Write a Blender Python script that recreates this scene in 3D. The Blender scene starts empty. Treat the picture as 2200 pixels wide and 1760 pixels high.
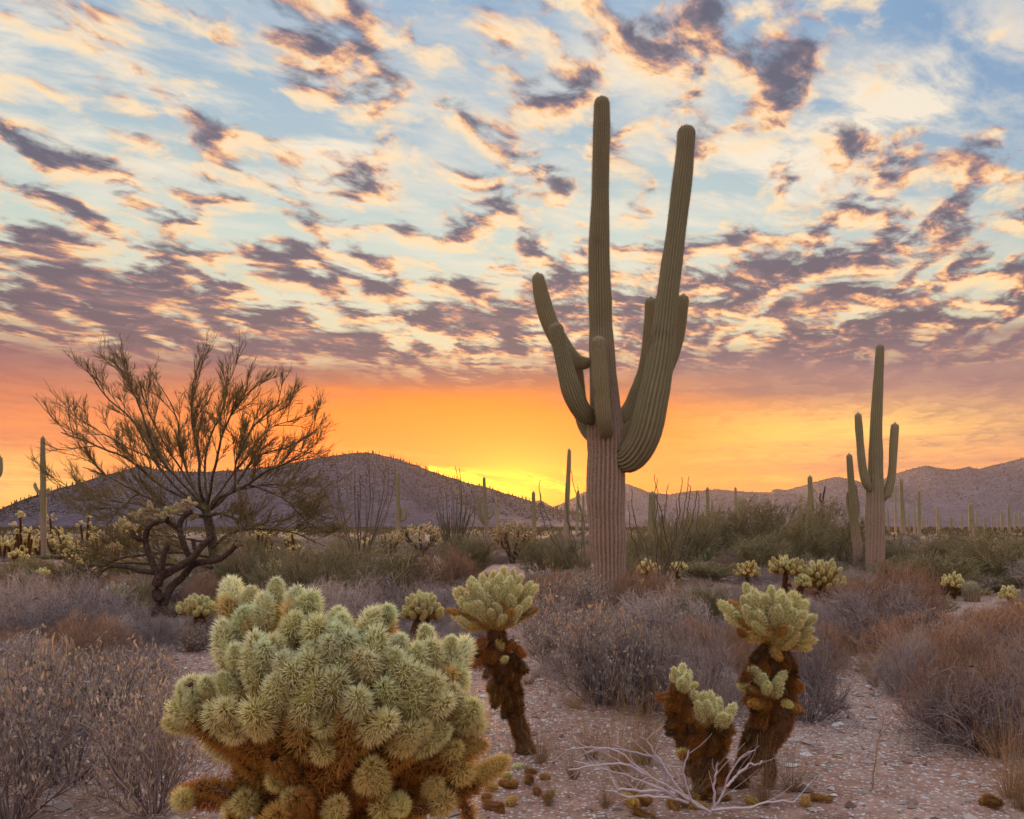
import bpy, math, random
import numpy as np
from mathutils import Vector, Matrix

SC = bpy.context.scene
COL = SC.collection
rnd = random.Random(11)
RN = np.random.default_rng(5)

# ------------------------------------------------------------------ camera
# photograph 2200 x 1760, focal length 1760 px, eye 1.5 m above the ground,
# level camera with a rising lens shift: the horizon lies on row 1130
EYE, FPX, CX, HY = 1.5, 1760.0, 1100.0, 1130.0
cam_d = bpy.data.cameras.new('camera')
cam = bpy.data.objects.new('camera', cam_d)
COL.objects.link(cam)
cam.location = (0, 0, EYE)
cam.rotation_euler = (math.radians(90), 0, 0)
cam_d.sensor_width = 36.0
cam_d.lens = 36.0 * FPX / 2200.0
cam_d.shift_y = (HY - 880.0) / 2200.0
cam_d.clip_start = 0.05
cam_d.clip_end = 20000
SC.camera = cam

SC.view_settings.view_transform = 'Standard'
SC.view_settings.look = 'None'
SC.view_settings.gamma = 1.0
SC.view_settings.use_curve_mapping = False
SC.view_settings.exposure = 0.42
SC.render.engine = 'CYCLES'
SC.cycles.use_denoising = True
SC.cycles.max_bounces = 9
SC.cycles.diffuse_bounces = 7
SC.cycles.transmission_bounces = 8
SC.cycles.transparent_max_bounces = 8
SC.cycles.volume_bounces = 0

# ------------------------------------------------------------------ node helper
def lin(c):
    return tuple(((v / 255.0) / 12.92 if v / 255.0 <= .04045 else ((v / 255.0 + .055) / 1.055) ** 2.4) for v in c)

class NT:
    """small expression builder for node trees"""
    def __init__(self, tree):
        self.t = tree
    def node(self, kind, **kw):
        n = self.t.nodes.new(kind)
        for k, v in kw.items():
            setattr(n, k, v)
        return n
    def put(self, sock, v):
        if isinstance(v, S):
            self.t.links.new(v.s, sock)
        elif v is not None:
            if isinstance(v, (tuple, list)) and len(v) == 3 and len(sock.default_value) == 4:
                v = (*v, 1.0)
            sock.default_value = v
    def math(self, op, *a, clamp=False):
        n = self.node('ShaderNodeMath', operation=op)
        n.use_clamp = clamp
        for i, v in enumerate(a):
            self.put(n.inputs[i], v)
        return S(self, n.outputs[0])
    def vmath(self, op, *a):
        n = self.node('ShaderNodeVectorMath', operation=op)
        for i, v in enumerate(a):
            self.put(n.inputs[i], v)
        return S(self, n.outputs['Value'] if op in ('LENGTH', 'DOT_PRODUCT', 'DISTANCE') else n.outputs[0])
    def mix(self, f, a, b, blend='MIX'):
        n = self.node('ShaderNodeMix', data_type='RGBA', blend_type=blend)
        n.clamp_factor = True
        self.put(n.inputs[0], f); self.put(n.inputs[6], a); self.put(n.inputs[7], b)
        return S(self, n.outputs[2])
    def xyz(self, x, y, z):
        n = self.node('ShaderNodeCombineXYZ')
        for i, v in enumerate((x, y, z)):
            self.put(n.inputs[i], v)
        return S(self, n.outputs[0])
    def sep(self, v):
        n = self.node('ShaderNodeSeparateXYZ')
        self.put(n.inputs[0], v)
        return [S(self, o) for o in n.outputs]
    def noise(self, vec, scale=5., detail=4., rough=.5, dist=0., out=0, dims='3D', lac=2.0):
        n = self.node('ShaderNodeTexNoise', noise_dimensions=dims)
        if vec is not None:
            self.put(n.inputs['Vector'], vec)
        self.put(n.inputs['Scale'], scale); self.put(n.inputs['Detail'], detail)
        self.put(n.inputs['Roughness'], rough); self.put(n.inputs['Distortion'], dist)
        self.put(n.inputs['Lacunarity'], lac)
        return S(self, n.outputs[out])
    def voronoi(self, vec, scale=5., feature='F1', out='Distance', rand=1.0):
        n = self.node('ShaderNodeTexVoronoi', feature=feature)
        if vec is not None:
            self.put(n.inputs['Vector'], vec)
        self.put(n.inputs['Scale'], scale); self.put(n.inputs['Randomness'], rand)
        return S(self, n.outputs[out])
    def ramp(self, f, stops, interp='LINEAR'):
        n = self.node('ShaderNodeValToRGB')
        cr = n.color_ramp
        cr.interpolation = interp
        while len(cr.elements) < len(stops):
            cr.elements.new(0.5)
        for e, (p, c) in zip(cr.elements, stops):
            e.position = p
            e.color = (*c, 1.0) if len(c) == 3 else c
        self.put(n.inputs[0], f)
        return S(self, n.outputs[0])
    def smooth(self, v, lo, hi, a=0., b=1.):
        n = self.node('ShaderNodeMapRange', interpolation_type='SMOOTHSTEP')
        for i, q in enumerate((v, lo, hi, a, b)):
            self.put(n.inputs[i], q)
        return S(self, n.outputs[0])
    def attr(self, name, out=2, kind='GEOMETRY'):
        n = self.node('ShaderNodeAttribute', attribute_name=name, attribute_type=kind)
        return S(self, n.outputs[out])

class S:
    def __init__(self, nt, s):
        self.nt, self.s = nt, s
    def __add__(a, b): return a.nt.math('ADD', a, b)
    __radd__ = __add__
    def __sub__(a, b): return a.nt.math('SUBTRACT', a, b)
    def __rsub__(a, b): return a.nt.math('SUBTRACT', b, a)
    def __mul__(a, b): return a.nt.math('MULTIPLY', a, b)
    __rmul__ = __mul__
    def __truediv__(a, b): return a.nt.math('DIVIDE', a, b)
    def clamp(a): return a.nt.math('ADD', a, 0.0, clamp=True)

# ------------------------------------------------------------------ sky and sun
SUN_AZ = math.atan((1128 - CX) / FPX)
SUN_EL = math.radians(5.0)

def build_world():
    w = bpy.data.worlds.new('World')
    SC.world = w
    w.use_nodes = True
    t = w.node_tree
    t.nodes.clear()
    N = NT(t)
    tc = N.node('ShaderNodeTexCoord')
    D = S(N, tc.outputs['Generated'])
    dx, dy, dz = N.sep(D)
    hor = N.math('SQRT', dx * dx + dy * dy)
    az = N.math('ARCTAN2', dx, dy)
    el = N.math('ARCTAN2', dz, hor)

    def ang(px, py):
        a = math.atan((px - CX) / FPX)
        return a, math.atan((HY - py) / FPX * math.cos(a))

    base = {}
    def blob(px, py, rx, ry, tilt=0., am=1.0, acc=None):
        """soft spot of the sky (quadratic falloff), in azimuth and elevation"""
        tilt = round(tilt * 5) / 5.0
        if tilt not in base:
            base[tilt] = N.xyz(az, el + az * tilt if tilt else el, 0.0)
        a0, e0 = ang(px, py)
        sa_ = .5 / (rx / FPX * math.cos(a0) ** 2); se_ = .5 / (ry / FPX * math.cos(e0) ** 2)
        n = N.node('ShaderNodeVectorMath', operation='MULTIPLY_ADD')
        N.put(n.inputs[0], base[tilt])
        n.inputs[1].default_value = (sa_, se_, 0)
        n.inputs[2].default_value = (-a0 * sa_, -(e0 + a0 * tilt) * se_, 0)
        g = N.node('ShaderNodeTexGradient', gradient_type='QUADRATIC_SPHERE')
        t.links.new(n.outputs[0], g.inputs[0])
        r = S(N, g.outputs[1])
        if acc is None and am == 1.0:
            return r
        m = N.node('ShaderNodeMath', operation='MULTIPLY_ADD')
        N.put(m.inputs[0], r); m.inputs[1].default_value = am; N.put(m.inputs[2], acc if acc is not None else 0.0)
        return S(N, m.outputs[0])

    # --- clear sky: elevation ramp (0..90 degrees), bluer to the north-west (right of the sun)
    f = el * (2 / math.pi)
    dg = lambda d: d / 90.0
    clear = N.ramp(f, [(0, lin((236, 160, 84))), (dg(3), lin((248, 186, 84))), (dg(6.5), lin((246, 188, 106))),
                       (dg(10), lin((240, 208, 150))), (dg(14), lin((224, 226, 196))), (dg(19), lin((202, 222, 214))),
                       (dg(25), lin((172, 200, 214))), (dg(33), lin((144, 180, 212))), (dg(50), (.72, .82, .96)),
                       (1.0, (1.05, 1.10, 1.20))])  # stops above the view raised to lift the light on the foreground
    # strength of a Nishita twilight sky laid under it
    sky = N.node('ShaderNodeTexSky', sky_type='NISHITA')
    sky.sun_disc = False
    sky.sun_elevation = SUN_EL
    sky.sun_rotation = SUN_AZ
    sky.air_density = 1.0; sky.dust_density = 1.5; sky.ozone_density = 2.0
    nish = N.mix(1.0, S(N, sky.outputs[0]), (0.06, 0.06, 0.06), 'MULTIPLY')
    clear = N.mix(0.12, clear, nish)
    right = N.smooth(az, 0.15, 0.62) * N.smooth(el, 0.16, 0.5)
    clear = N.mix(right * 0.75, clear, lin((98, 144, 192)))

    # --- high thin cirrus, cream
    den = N.math('MAXIMUM', dz, 0.0) + 0.07
    px_, py_ = dx / den, dy / den
    c, s = math.cos(math.radians(38)), math.sin(math.radians(38))     # streets run from near left to far right
    al = px_ * s + py_ * c          # along the streets
    ac = px_ * c - py_ * s          # across
    warp = N.noise(N.xyz(px_, py_, 0), 3.0, 2, .5, out=1, dims='2D')
    wx, wy, _ = N.sep(warp)
    wx = (wx - .5) * .10; wy = (wy - .5) * .10
    cir = N.noise(N.xyz(al * 0.8 + wx, ac * 2.2 - px_ * .9 + wy, 0), 3.2, 6, .62, .15, dims='2D')
    cirbl = blob(1700, 330, 420, 170)
    for q in [(120, 130, 420, 130, 0, 1.), (600, 280, 420, 130, -.2, 1.), (1350, 130, 160, 90, 0, .8), (1980, 190, 260, 110, -.2, .8), (1000, 500, 500, 120, 0, .4)]:
        cirbl = blob(*q, cirbl)
    cfac = N.smooth(cir, .36, .70) * N.smooth(el, .12, .3)
    cfac = (cfac * (0.30 + cirbl * 1.1)).clamp()
    skyc = N.mix(cfac * .95, clear, lin((246, 234, 212)))

    # --- broken altocumulus deck
    cov = None
    for q in [
        (300, 150, 250, 50, .6, .19), (90, 30, 180, 40, 0, .08), (60, 320, 130, 60, .2, .14), (310, 240, 200, 60, .4, .24),
        (170, 330, 170, 70, .2, .15), (640, 355, 300, 70, .2, .27), (470, 405, 180, 36, .0, .14), (880, 390, 170, 70, .2, .13),
        (720, 60, 150, 42, .4, .15), (610, 130, 130, 44, .6, .15), (900, 170, 250, 60, .6, .16), (1090, 300, 160, 80, .6, .13),
        (1070, 80, 160, 80, .6, .18), (1240, 230, 140, 90, .6, .19), (1420, 120, 100, 55, .2, .20), (1590, 90, 170, 45, .4, .16),
        (1820, 85, 190, 28, 0, .20), (1290, 350, 150, 70, .4, .12), (1480, 220, 80, 40, .2, .16), (1600, 330, 120, 40, .2, .12),
        (1860, 320, 260, 100, .2, .22), (2080, 370, 150, 60, .2, .18), (1850, 490, 280, 36, .0, .17), (2120, 480, 130, 60, .0, .12),
        (1620, 550, 330, 70, .0, .24), (1900, 650, 420, 55, 0, .22), (1700, 750, 420, 90, 0, .20), (2060, 800, 260, 110, 0, .10),
        (150, 560, 300, 70, .2, .16), (620, 590, 300, 60, .2, .20), (1080, 560, 240, 80, .2, .24), (330, 700, 500, 80, .0, .25),
        (1050, 680, 300, 70, .2, .17), (820, 760, 420, 50, .2, .14), (1460, 830, 300, 50, 0, .12), (120, 430, 240, 50, .2, .12),
        (640, 245, 300, 40, 0, -.16), (880, 530, 240, 40, .2, -.14), (530, 490, 260, 32, 0, -.08),
        (2080, 110, 280, 170, 0, -.34), (760, 690, 240, 26, .2, -.16), (1500, 430, 220, 40, 0, -.05),
        (1760, 930, 330, 46, 0, -.32), (2050, 590, 160, 36, 0, -.16), (480, 140, 130, 60, .4, -.14),
        (60, 200, 170, 60, 0, -.14), (1000, 465, 170, 36, 0, -.10)]:
        cov = blob(*q, cov)

    def deck(ox, oy, det):
        X = px_ + ox; Y = py_ + oy
        a_ = X * s + Y * c; b_ = X * c - Y * s
        v = N.xyz(a_ * .70 + wx, b_ * 1.0 + wy, 0)
        return N.noise(v, 8.2, det, .57, .08, dims='2D'), N.noise(v, 2.6, 1, .5, dims='2D')
    f0, b0 = deck(3.1, 1.7, 9)
    f1, b1 = deck(3.105, 1.775, 5)
    low = .03 + N.smooth(el, .46, .2) * .075 + N.smooth(el, .33, .25) * .055
    n0 = f0 * 1.25 - .125 + (b0 - .5) * .34 + cov * .62 + low
    n1 = f1 * 1.25 - .125 + (b1 - .5) * .34 + cov * .62 + low
    dens = N.smooth(n0, .47, .76)
    # towards the horizon the deck closes into a veil
    warm = N.smooth(el, .42, .12)
    left = N.smooth(az, .10, -.45)
    shade = N.smooth((n0 - .50) * 2.9 + (n1 - n0) * 3.0, .0, 1.0)
    # front-lit clouds away from the sun; these and overhead ones paled as added fill
    shade = shade * N.smooth(dy, -.35, .55, .25, 1.0) * N.smooth(el, .58, .95, 1.0, .3)
    shade = shade * N.smooth(cir + (f1 - .5) * .8, .28, .66, .66, 1.08)
    hi = N.ramp(shade, [(0, lin((250, 224, 186))), (.16, lin((248, 200, 148))), (.40, lin((204, 154, 132))), (.66, lin((126, 116, 128))), (1, lin((86, 92, 114)))])
    lo = N.ramp(shade, [(0, lin((255, 222, 164))), (.15, lin((252, 190, 122))), (.38, lin((206, 140, 114))), (.66, lin((128, 100, 110))), (1, lin((82, 76, 96)))])
    cloudc = N.mix(warm, hi, lo)
    cloudc = N.mix(N.smooth(el, .60, 1.1) * .8, cloudc, (1.10, 1.02, .96))  # out-of-view clouds overhead made paler to light the foreground
    cloudc = N.mix(warm * left * .22, cloudc, lin((128, 94, 106)))
    skyc = N.mix(dens * .97, skyc, cloudc)

    # --- low veil lit from behind by the setting sun
    sa, se = ang(1105, 1050)
    du = (az - sa); dv = (el - se)
    r1 = N.math('SQRT', du * du * 1.0 + dv * dv * 3.0)
    veil_n = N.noise(N.xyz(az * 2.0, el * 16.0, 0), 3.0, 5, .55, .2, dims='2D')
    veil = N.smooth(el + (veil_n - .5) * .07 - N.math('ABSOLUTE', az) * .0, .225, .165)
    gap = blob(1770, 930, 330, 48, 0) + blob(40, 1040, 200, 50) * .8
    veil = veil * (1.0 - gap * .9)
    veil_right = N.smooth(az, .09, .24)
    vc = N.ramp(f, [(0, lin((252, 186, 60))), (dg(2.6), lin((250, 176, 72))), (dg(5.0), lin((232, 146, 84))), (dg(7.6), lin((204, 118, 92))),
                    (dg(9.8), lin((150, 100, 106))), (dg(11.6), lin((116, 92, 110)))])
    vr = N.ramp(f, [(0, lin((244, 180, 96))), (dg(3.2), lin((232, 160, 100))), (dg(5.2), lin((196, 140, 118))), (dg(8), lin((168, 130, 128))), (dg(12), lin((112, 98, 118)))])
    vc = N.mix(veil_right, vc, vr)
    streak = N.smooth(veil_n, .44, .66)
    vc = N.mix(streak * .65 * N.smooth(el, .02, .06), vc, N.mix(veil_right, lin((176, 108, 100)), lin((136, 108, 118))))
    glint = N.smooth(veil_n, .44, .28)
    vc = N.mix(glint * .8 * veil_right * N.smooth(el, .15, .07), vc, lin((252, 204, 116)))
    skyc = N.mix(veil * .93, skyc, vc)
    skyc = N.mix((gap * 1.3).clamp() * (1.0 - streak * .55), skyc, lin((252, 214, 128)))
    # the orange heart of the sunset
    ha, he = ang(985, 985)
    hu = (az - ha) * 3.3; hv = (el - he) * 9.5
    heart = N.math('EXPONENT', (hu * hu + hv * hv) * -1.0)
    heart = (heart * 1.25).clamp() * N.smooth(el + (veil_n - .5) * .05, .20, .13)
    skyc = N.mix(heart, skyc, lin((255, 146, 6)))
    core2 = N.math('EXPONENT', r1 * r1 * -75.0)
    skyc = N.mix(core2 * .85, skyc, lin((255, 196, 20)))
    core3 = N.math('EXPONENT', r1 * r1 * -420.0)
    skyc = N.mix(core3 * .8, skyc, (1.0, .86, .30))
    # burning cloud rims just over the ridge
    rim_n = N.noise(N.xyz(az * 5.0, (el + az * .16) * 26.0, 0), 2.6, 4, .6, .3, dims='2D')
    rim = N.smooth(rim_n, .40, .58) * (blob(1000, 1030, 170, 22, .2) * 1.3 + blob(1150, 1050, 100, 34, 0) * 1.1)
    skyc = N.mix(rim.clamp(), skyc, (1.75, 1.28, .62))

    # deep colour low in the west, seen through the haze
    skyc = N.mix(N.smooth(el, .20, .05) * N.smooth(dy, .3, .7), skyc, N.mix(1.0, skyc, (1.22, 1.05, .80), 'MULTIPLY'))
    skyc = N.mix((heart * 1.2).clamp(), skyc, N.mix(1.0, skyc, (1.6, 1.06, .04), 'MULTIPLY'))
    # below the horizon: the dull desert far away
    skyc = N.mix(N.smooth(el, 0.0, -.03), skyc, lin((120, 96, 96)))
    skyc = N.mix(1.0, skyc, N.mix(N.smooth(el, .48, 1.35), N.mix(N.smooth(dy, .45, -.5), (.77, .77, .77), (1.12, 1.08, 1.10)), (1.45, 1.42, 1.44)), 'MULTIPLY')  # gain: sky overhead and behind the camera brightened, an added foreground fill light
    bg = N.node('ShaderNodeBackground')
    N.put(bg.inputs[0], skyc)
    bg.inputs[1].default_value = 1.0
    out = N.node('ShaderNodeOutputWorld')
    t.links.new(bg.outputs[0], out.inputs[0])
    w.cycles.sampling_method = 'MANUAL'
    w.cycles.sample_map_resolution = 512

build_world()

sun_d = bpy.data.lights.new('sun', 'SUN')
sun_d.energy = 4.0
sun_d.angle = math.radians(6)
sun_d.color = (1.0, 0.56, 0.19)
sun = bpy.data.objects.new('sun', sun_d)
COL.objects.link(sun)
_sd = Vector((math.sin(SUN_AZ) * math.cos(SUN_EL), math.cos(SUN_AZ) * math.cos(SUN_EL), math.sin(SUN_EL)))
sun.rotation_euler = (-_sd).to_track_quat('-Z', 'Y').to_euler()
sun.location = _sd * 60

# ------------------------------------------------------------------ helpers
def P3(px, py, d):
    """point seen at pixel (px, py) of the photograph, d metres in front of the camera"""
    return np.array([(px - CX) / FPX * d, d, EYE + (HY - py) / FPX * d])

def ground_z(x, y):
    x = np.asarray(x, float); y = np.asarray(y, float)
    r = np.sqrt(x * x + y * y)
    z = .05 * np.sin(x * .55 + 1.3) * np.sin(y * .42 + .4) + .03 * np.sin(x * 1.3 - y * .9 + 2.) + .018 * np.sin(x * 2.9 + 1.) * np.sin(y * 2.3)
    z = z + .25 * np.sin(x * .05 + .6) * np.sin(y * .041) * np.clip((r - 12) / 40, 0, 1)
    return z * np.clip(1.4 - r / 900, .0, 1)

def GP(px, d):
    x = (px - CX) / FPX * d
    return np.array([x, d, float(ground_z(x, d))])

def tag(o, label=None, cat=None, group=None, kind=None):
    if label: o['label'] = label
    if cat: o['category'] = cat
    if group: o['group'] = group
    if kind: o['kind'] = kind
    return o

def link(o, parent=None):
    COL.objects.link(o)
    if parent is not None:
        o.parent = parent
    return o

def thing(name, label, cat, loc, group=None, rz=0.):
    o = bpy.data.objects.new(name, None)
    o.empty_display_size = .1
    link(o)
    o.location = [float(v) for v in loc]
    o.rotation_euler = (0, 0, rz)
    return tag(o, label, cat, group)

def part(name, mesh, parent=None, loc=None, rot=None, scale=None, color=None):
    o = bpy.data.objects.new(name, mesh)
    link(o, parent)
    if loc is not None: o.location = [float(v) for v in loc]
    if rot is not None: o.rotation_euler = rot
    if scale is not None: o.scale = scale
    if color is not None: o.color = (*color, 1.0)
    return o

def unit(v):
    return v / np.maximum(np.linalg.norm(v, axis=-1, keepdims=True), 1e-9)

class MB:
    """collects geometry and links it as one mesh; per vertex: t (0 root .. 1 tip) and tone (random)"""
    def __init__(self):
        self.v, self.t, self.c, self.q, self.tr, self.qm, self.tm, self.n = [], [], [], [], [], [], [], 0
    def add(self, V, F, mat=0, t=None, tone=None):
        V = np.asarray(V, np.float32).reshape(-1, 3); F = np.asarray(F, np.int64)
        n = len(V)
        self.v.append(V)
        self.t.append(np.zeros(n, np.float32) if t is None else np.broadcast_to(np.asarray(t, np.float32).reshape(-1), (n,)))
        self.c.append(np.full(n, .5, np.float32) if tone is None else np.broadcast_to(np.asarray(tone, np.float32).reshape(-1), (n,)))
        if F.shape[1] == 4:
            self.q.append(F + self.n); self.qm.append(np.full(len(F), mat, np.int32))
        else:
            self.tr.append(F + self.n); self.tm.append(np.full(len(F), mat, np.int32))
        self.n += n
    def tubes(self, Pts, R, S=3, mat=0, t=None, tone=None, close=False):
        """N tubes of K points each"""
        Pts = np.asarray(Pts, float); R = np.broadcast_to(np.asarray(R, float), Pts.shape[:2])
        N, K = Pts.shape[:2]
        T = unit(np.gradient(Pts, axis=1))
        m = unit(Pts[:, -1] - Pts[:, 0])
        ref = np.where(np.abs(m[:, 2:3]) < .8, np.array([[0, 0, 1.]]), np.array([[1., 0, 0]]))[:, None, :]
        U = unit(np.cross(T, ref)); W = np.cross(T, U)
        a = np.arange(S) * 2 * np.pi / S
        V = Pts[:, :, None, :] + R[:, :, None, None] * (U[:, :, None, :] * np.cos(a)[None, None, :, None] + W[:, :, None, :] * np.sin(a)[None, None, :, None])
        i = np.arange(N)[:, None, None]; k = np.arange(K - 1)[None, :, None]; s = np.arange(S)[None, None, :]
        s2 = (s + 1) % S
        b = i * K * S
        F = np.stack([b + k * S + s, b + k * S + s2, b + (k + 1) * S + s2, b + (k + 1) * S + s], -1).reshape(-1, 4)
        tt = np.broadcast_to(np.linspace(0, 1, K)[None, :, None] if t is None else np.asarray(t)[:, :, None], (N, K, S)).reshape(-1)
        cc = RN.random(N) if tone is None else np.broadcast_to(np.asarray(tone, float), (N,))
        cc = np.broadcast_to(cc[:, None, None], (N, K, S)).reshape(-1)
        self.add(V.reshape(-1, 3), F, mat, tt, cc)
        return self
    def spikes(self, A, B, r, mat=0, sides=3, tone=None):
        """thin pyramids from A to B"""
        A = np.asarray(A, float); B = np.asarray(B, float); N = len(A)
        T = unit(B - A)
        ref = np.where(np.abs(T[:, 2:3]) < .8, np.array([[0, 0, 1.]]), np.array([[1., 0, 0]]))
        U = unit(np.cross(T, ref)); W = np.cross(T, U)
        a = np.arange(sides) * 2 * np.pi / sides
        rr = np.broadcast_to(np.asarray(r, float), (N,))[:, None, None]
        V = A[:, None, :] + rr * (U[:, None, :] * np.cos(a)[None, :, None] + W[:, None, :] * np.sin(a)[None, :, None])
        V = np.concatenate([V, B[:, None, :]], 1)
        b = np.arange(N)[:, None] * (sides + 1); s = np.arange(sides)[None, :]
        if sides == 2:
            F = np.stack([b + 0, b + 1, b + 2], -1).reshape(-1, 3)
        else:
            F = np.stack([b + s, b + (s + 1) % sides, b + sides + 0 * s], -1).reshape(-1, 3)
        tt = np.broadcast_to(np.r_[np.zeros(sides), 1.][None], (N, sides + 1)).reshape(-1)
        cc = RN.random(N) if tone is None else np.broadcast_to(np.asarray(tone, float), (N,))
        self.add(V.reshape(-1, 3), F, mat, tt, np.broadcast_to(cc[:, None], (N, sides + 1)).reshape(-1))
        return self
    def spindles(self, A, B, r, mat=0, tone=None, at=.55):
        """spines in a papery sheath: widest past the middle"""
        A = np.asarray(A, float); B = np.asarray(B, float); N = len(A)
        T = unit(B - A)
        ref = np.where(np.abs(T[:, 2:3]) < .8, np.array([[0, 0, 1.]]), np.array([[1., 0, 0]]))
        U = unit(np.cross(T, ref)); W = np.cross(T, U)
        a = np.arange(3) * 2 * np.pi / 3
        C = A + (B - A) * at
        V = C[:, None, :] + r * (U[:, None, :] * np.cos(a)[None, :, None] + W[:, None, :] * np.sin(a)[None, :, None])
        V = np.concatenate([A[:, None], V, B[:, None]], 1)
        b = (np.arange(N) * 5)[:, None, None]
        F = (b + np.array([[[0, 2, 1], [0, 3, 2], [0, 1, 3], [4, 1, 2], [4, 2, 3], [4, 3, 1]]])).reshape(-1, 3)
        tt = np.broadcast_to(np.r_[0., at, at, at, 1.][None], (N, 5)).reshape(-1)
        cc = RN.random(N) if tone is None else np.broadcast_to(np.asarray(tone, float), (N,))
        self.add(V.reshape(-1, 3), F, mat, tt, np.broadcast_to(cc[:, None], (N, 5)).reshape(-1))
        return self
    def leaves(self, C, Dr, L, Wd, mat=0, fold=.25):
        """pointed leaves: four corner blades folded along the midrib, two quads-worth of triangles"""
        C = np.asarray(C, float); N = len(C)
        T = unit(Dr); ref = unit(RN.normal(size=(N, 3)))
        U = unit(np.cross(T, ref)); W = np.cross(T, U)
        L = np.broadcast_to(np.asarray(L, float), (N,))[:, None]; Wd = np.broadcast_to(np.asarray(Wd, float), (N,))[:, None]
        V = np.stack([C, C + T * L * .5 + U * Wd * .5 + W * Wd * fold, C + T * L, C + T * L * .5 - U * Wd * .5 + W * Wd * fold], 1)
        b = np.arange(N)[:, None] * 4
        F = np.concatenate([b + np.array([[0, 1, 2]]), b + np.array([[0, 2, 3]])], 0)
        cc = RN.random(N)
        self.add(V.reshape(-1, 3), F, mat, np.tile([0, .5, 1, .5], N), np.repeat(cc, 4))
        return self
    def mesh(self, name, mats, smooth=True):
        me = bpy.data.meshes.new(name)
        V = np.concatenate(self.v)
        me.vertices.add(len(V)); me.vertices.foreach_set('co', V.astype(np.float32).ravel())
        Q = np.concatenate(self.q) if self.q else np.zeros((0, 4), np.int64)
        Tn = np.concatenate(self.tr) if self.tr else np.zeros((0, 3), np.int64)
        idx = np.concatenate([Q.ravel(), Tn.ravel()]).astype(np.int32)
        me.loops.add(len(idx)); me.loops.foreach_set('vertex_index', idx)
        st = np.concatenate([np.arange(len(Q)) * 4, len(Q) * 4 + np.arange(len(Tn)) * 3]).astype(np.int32)
        me.polygons.add(len(st)); me.polygons.foreach_set('loop_start', st)
        mi = np.concatenate(self.qm + self.tm).astype(np.int32)
        for m in mats: me.materials.append(m)
        me.polygons.foreach_set('material_index', mi)
        me.polygons.foreach_set('use_smooth', np.full(len(st), bool(smooth)))
        a = me.attributes.new('t', 'FLOAT', 'POINT'); a.data.foreach_set('value', np.concatenate(self.t))
        a = me.attributes.new('tone', 'FLOAT', 'POINT'); a.data.foreach_set('value', np.concatenate(self.c))
        me.update(calc_edges=True)
        return me

def spline(pts, n):
    """Catmull-Rom through the rows of pts, n samples (any number of columns)"""
    p = np.asarray(pts, float)
    if len(p) == 2:
        return p[0] + (p[1] - p[0]) * np.linspace(0, 1, n)[:, None]
    e = np.vstack([2 * p[0] - p[1], p, 2 * p[-1] - p[-2]])
    d = np.r_[0, np.cumsum(np.linalg.norm(np.diff(p[:, :3], axis=0), axis=1))]
    u = np.interp(np.linspace(0, d[-1], n), d, np.arange(len(p)))
    i = np.clip(u.astype(int), 0, len(p) - 2); f = (u - i)[:, None]
    a, b, c_, d_ = e[i], e[i + 1], e[i + 2], e[i + 3]
    return .5 * (2 * b + (c_ - a) * f + (2 * a - 5 * b + 4 * c_ - d_) * f ** 2 + (3 * b - a - 3 * c_ + d_) * f ** 3)

def frames(C):
    """parallel transported frames along a path"""
    T = unit(np.gradient(C, axis=0))
    n = np.cross(T[0], [0, 1, 0]) if abs(T[0][1]) < .9 else np.cross(T[0], [1, 0, 0])
    n = n / np.linalg.norm(n)
    U = [n]
    for i in range(1, len(C)):
        n = n - T[i] * n.dot(T[i]); n = n / np.linalg.norm(n)
        U.append(n)
    U = np.array(U)
    return T, U, np.cross(T, U)

# ------------------------------------------------------------------ materials
def mat_new(name):
    m = bpy.data.materials.new(name)
    m.use_nodes = True
    m.node_tree.nodes.clear()
    return m, NT(m.node_tree)

def finish(N, sh):
    o = N.node('ShaderNodeOutputMaterial')
    N.t.links.new(sh, o.inputs[0])

def bsdf(N, col, rough=.8, bump=None, bdist=.01, bstr=.6, spec=.25):
    b = N.node('ShaderNodeBsdfPrincipled')
    N.put(b.inputs['Base Color'], col); N.put(b.inputs['Roughness'], rough)
    b.inputs['Specular IOR Level'].default_value = spec
    if bump is not None:
        bn = N.node('ShaderNodeBump')
        bn.inputs['Distance'].default_value = bdist; bn.inputs['Strength'].default_value = bstr
        N.put(bn.inputs['Height'], bump)
        N.t.links.new(bn.outputs[0], b.inputs['Normal'])
    return b.outputs[0]

def thin(N, col, tcol, f):
    """diffuse front, light shining through from behind"""
    a = N.node('ShaderNodeBsdfDiffuse'); N.put(a.inputs[0], col)
    b = N.node('ShaderNodeBsdfTranslucent'); N.put(b.inputs[0], tcol)
    m = N.node('ShaderNodeMixShader'); m.inputs[0].default_value = f
    N.t.links.new(a.outputs[0], m.inputs[1]); N.t.links.new(b.outputs[0], m.inputs[2])
    return m.outputs[0]

def obj_info(N, out):
    n = N.node('ShaderNodeObjectInfo')
    return S(N, n.outputs[out])

def geo_pos(N):
    n = N.node('ShaderNodeNewGeometry')
    return S(N, n.outputs['Position'])

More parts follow.
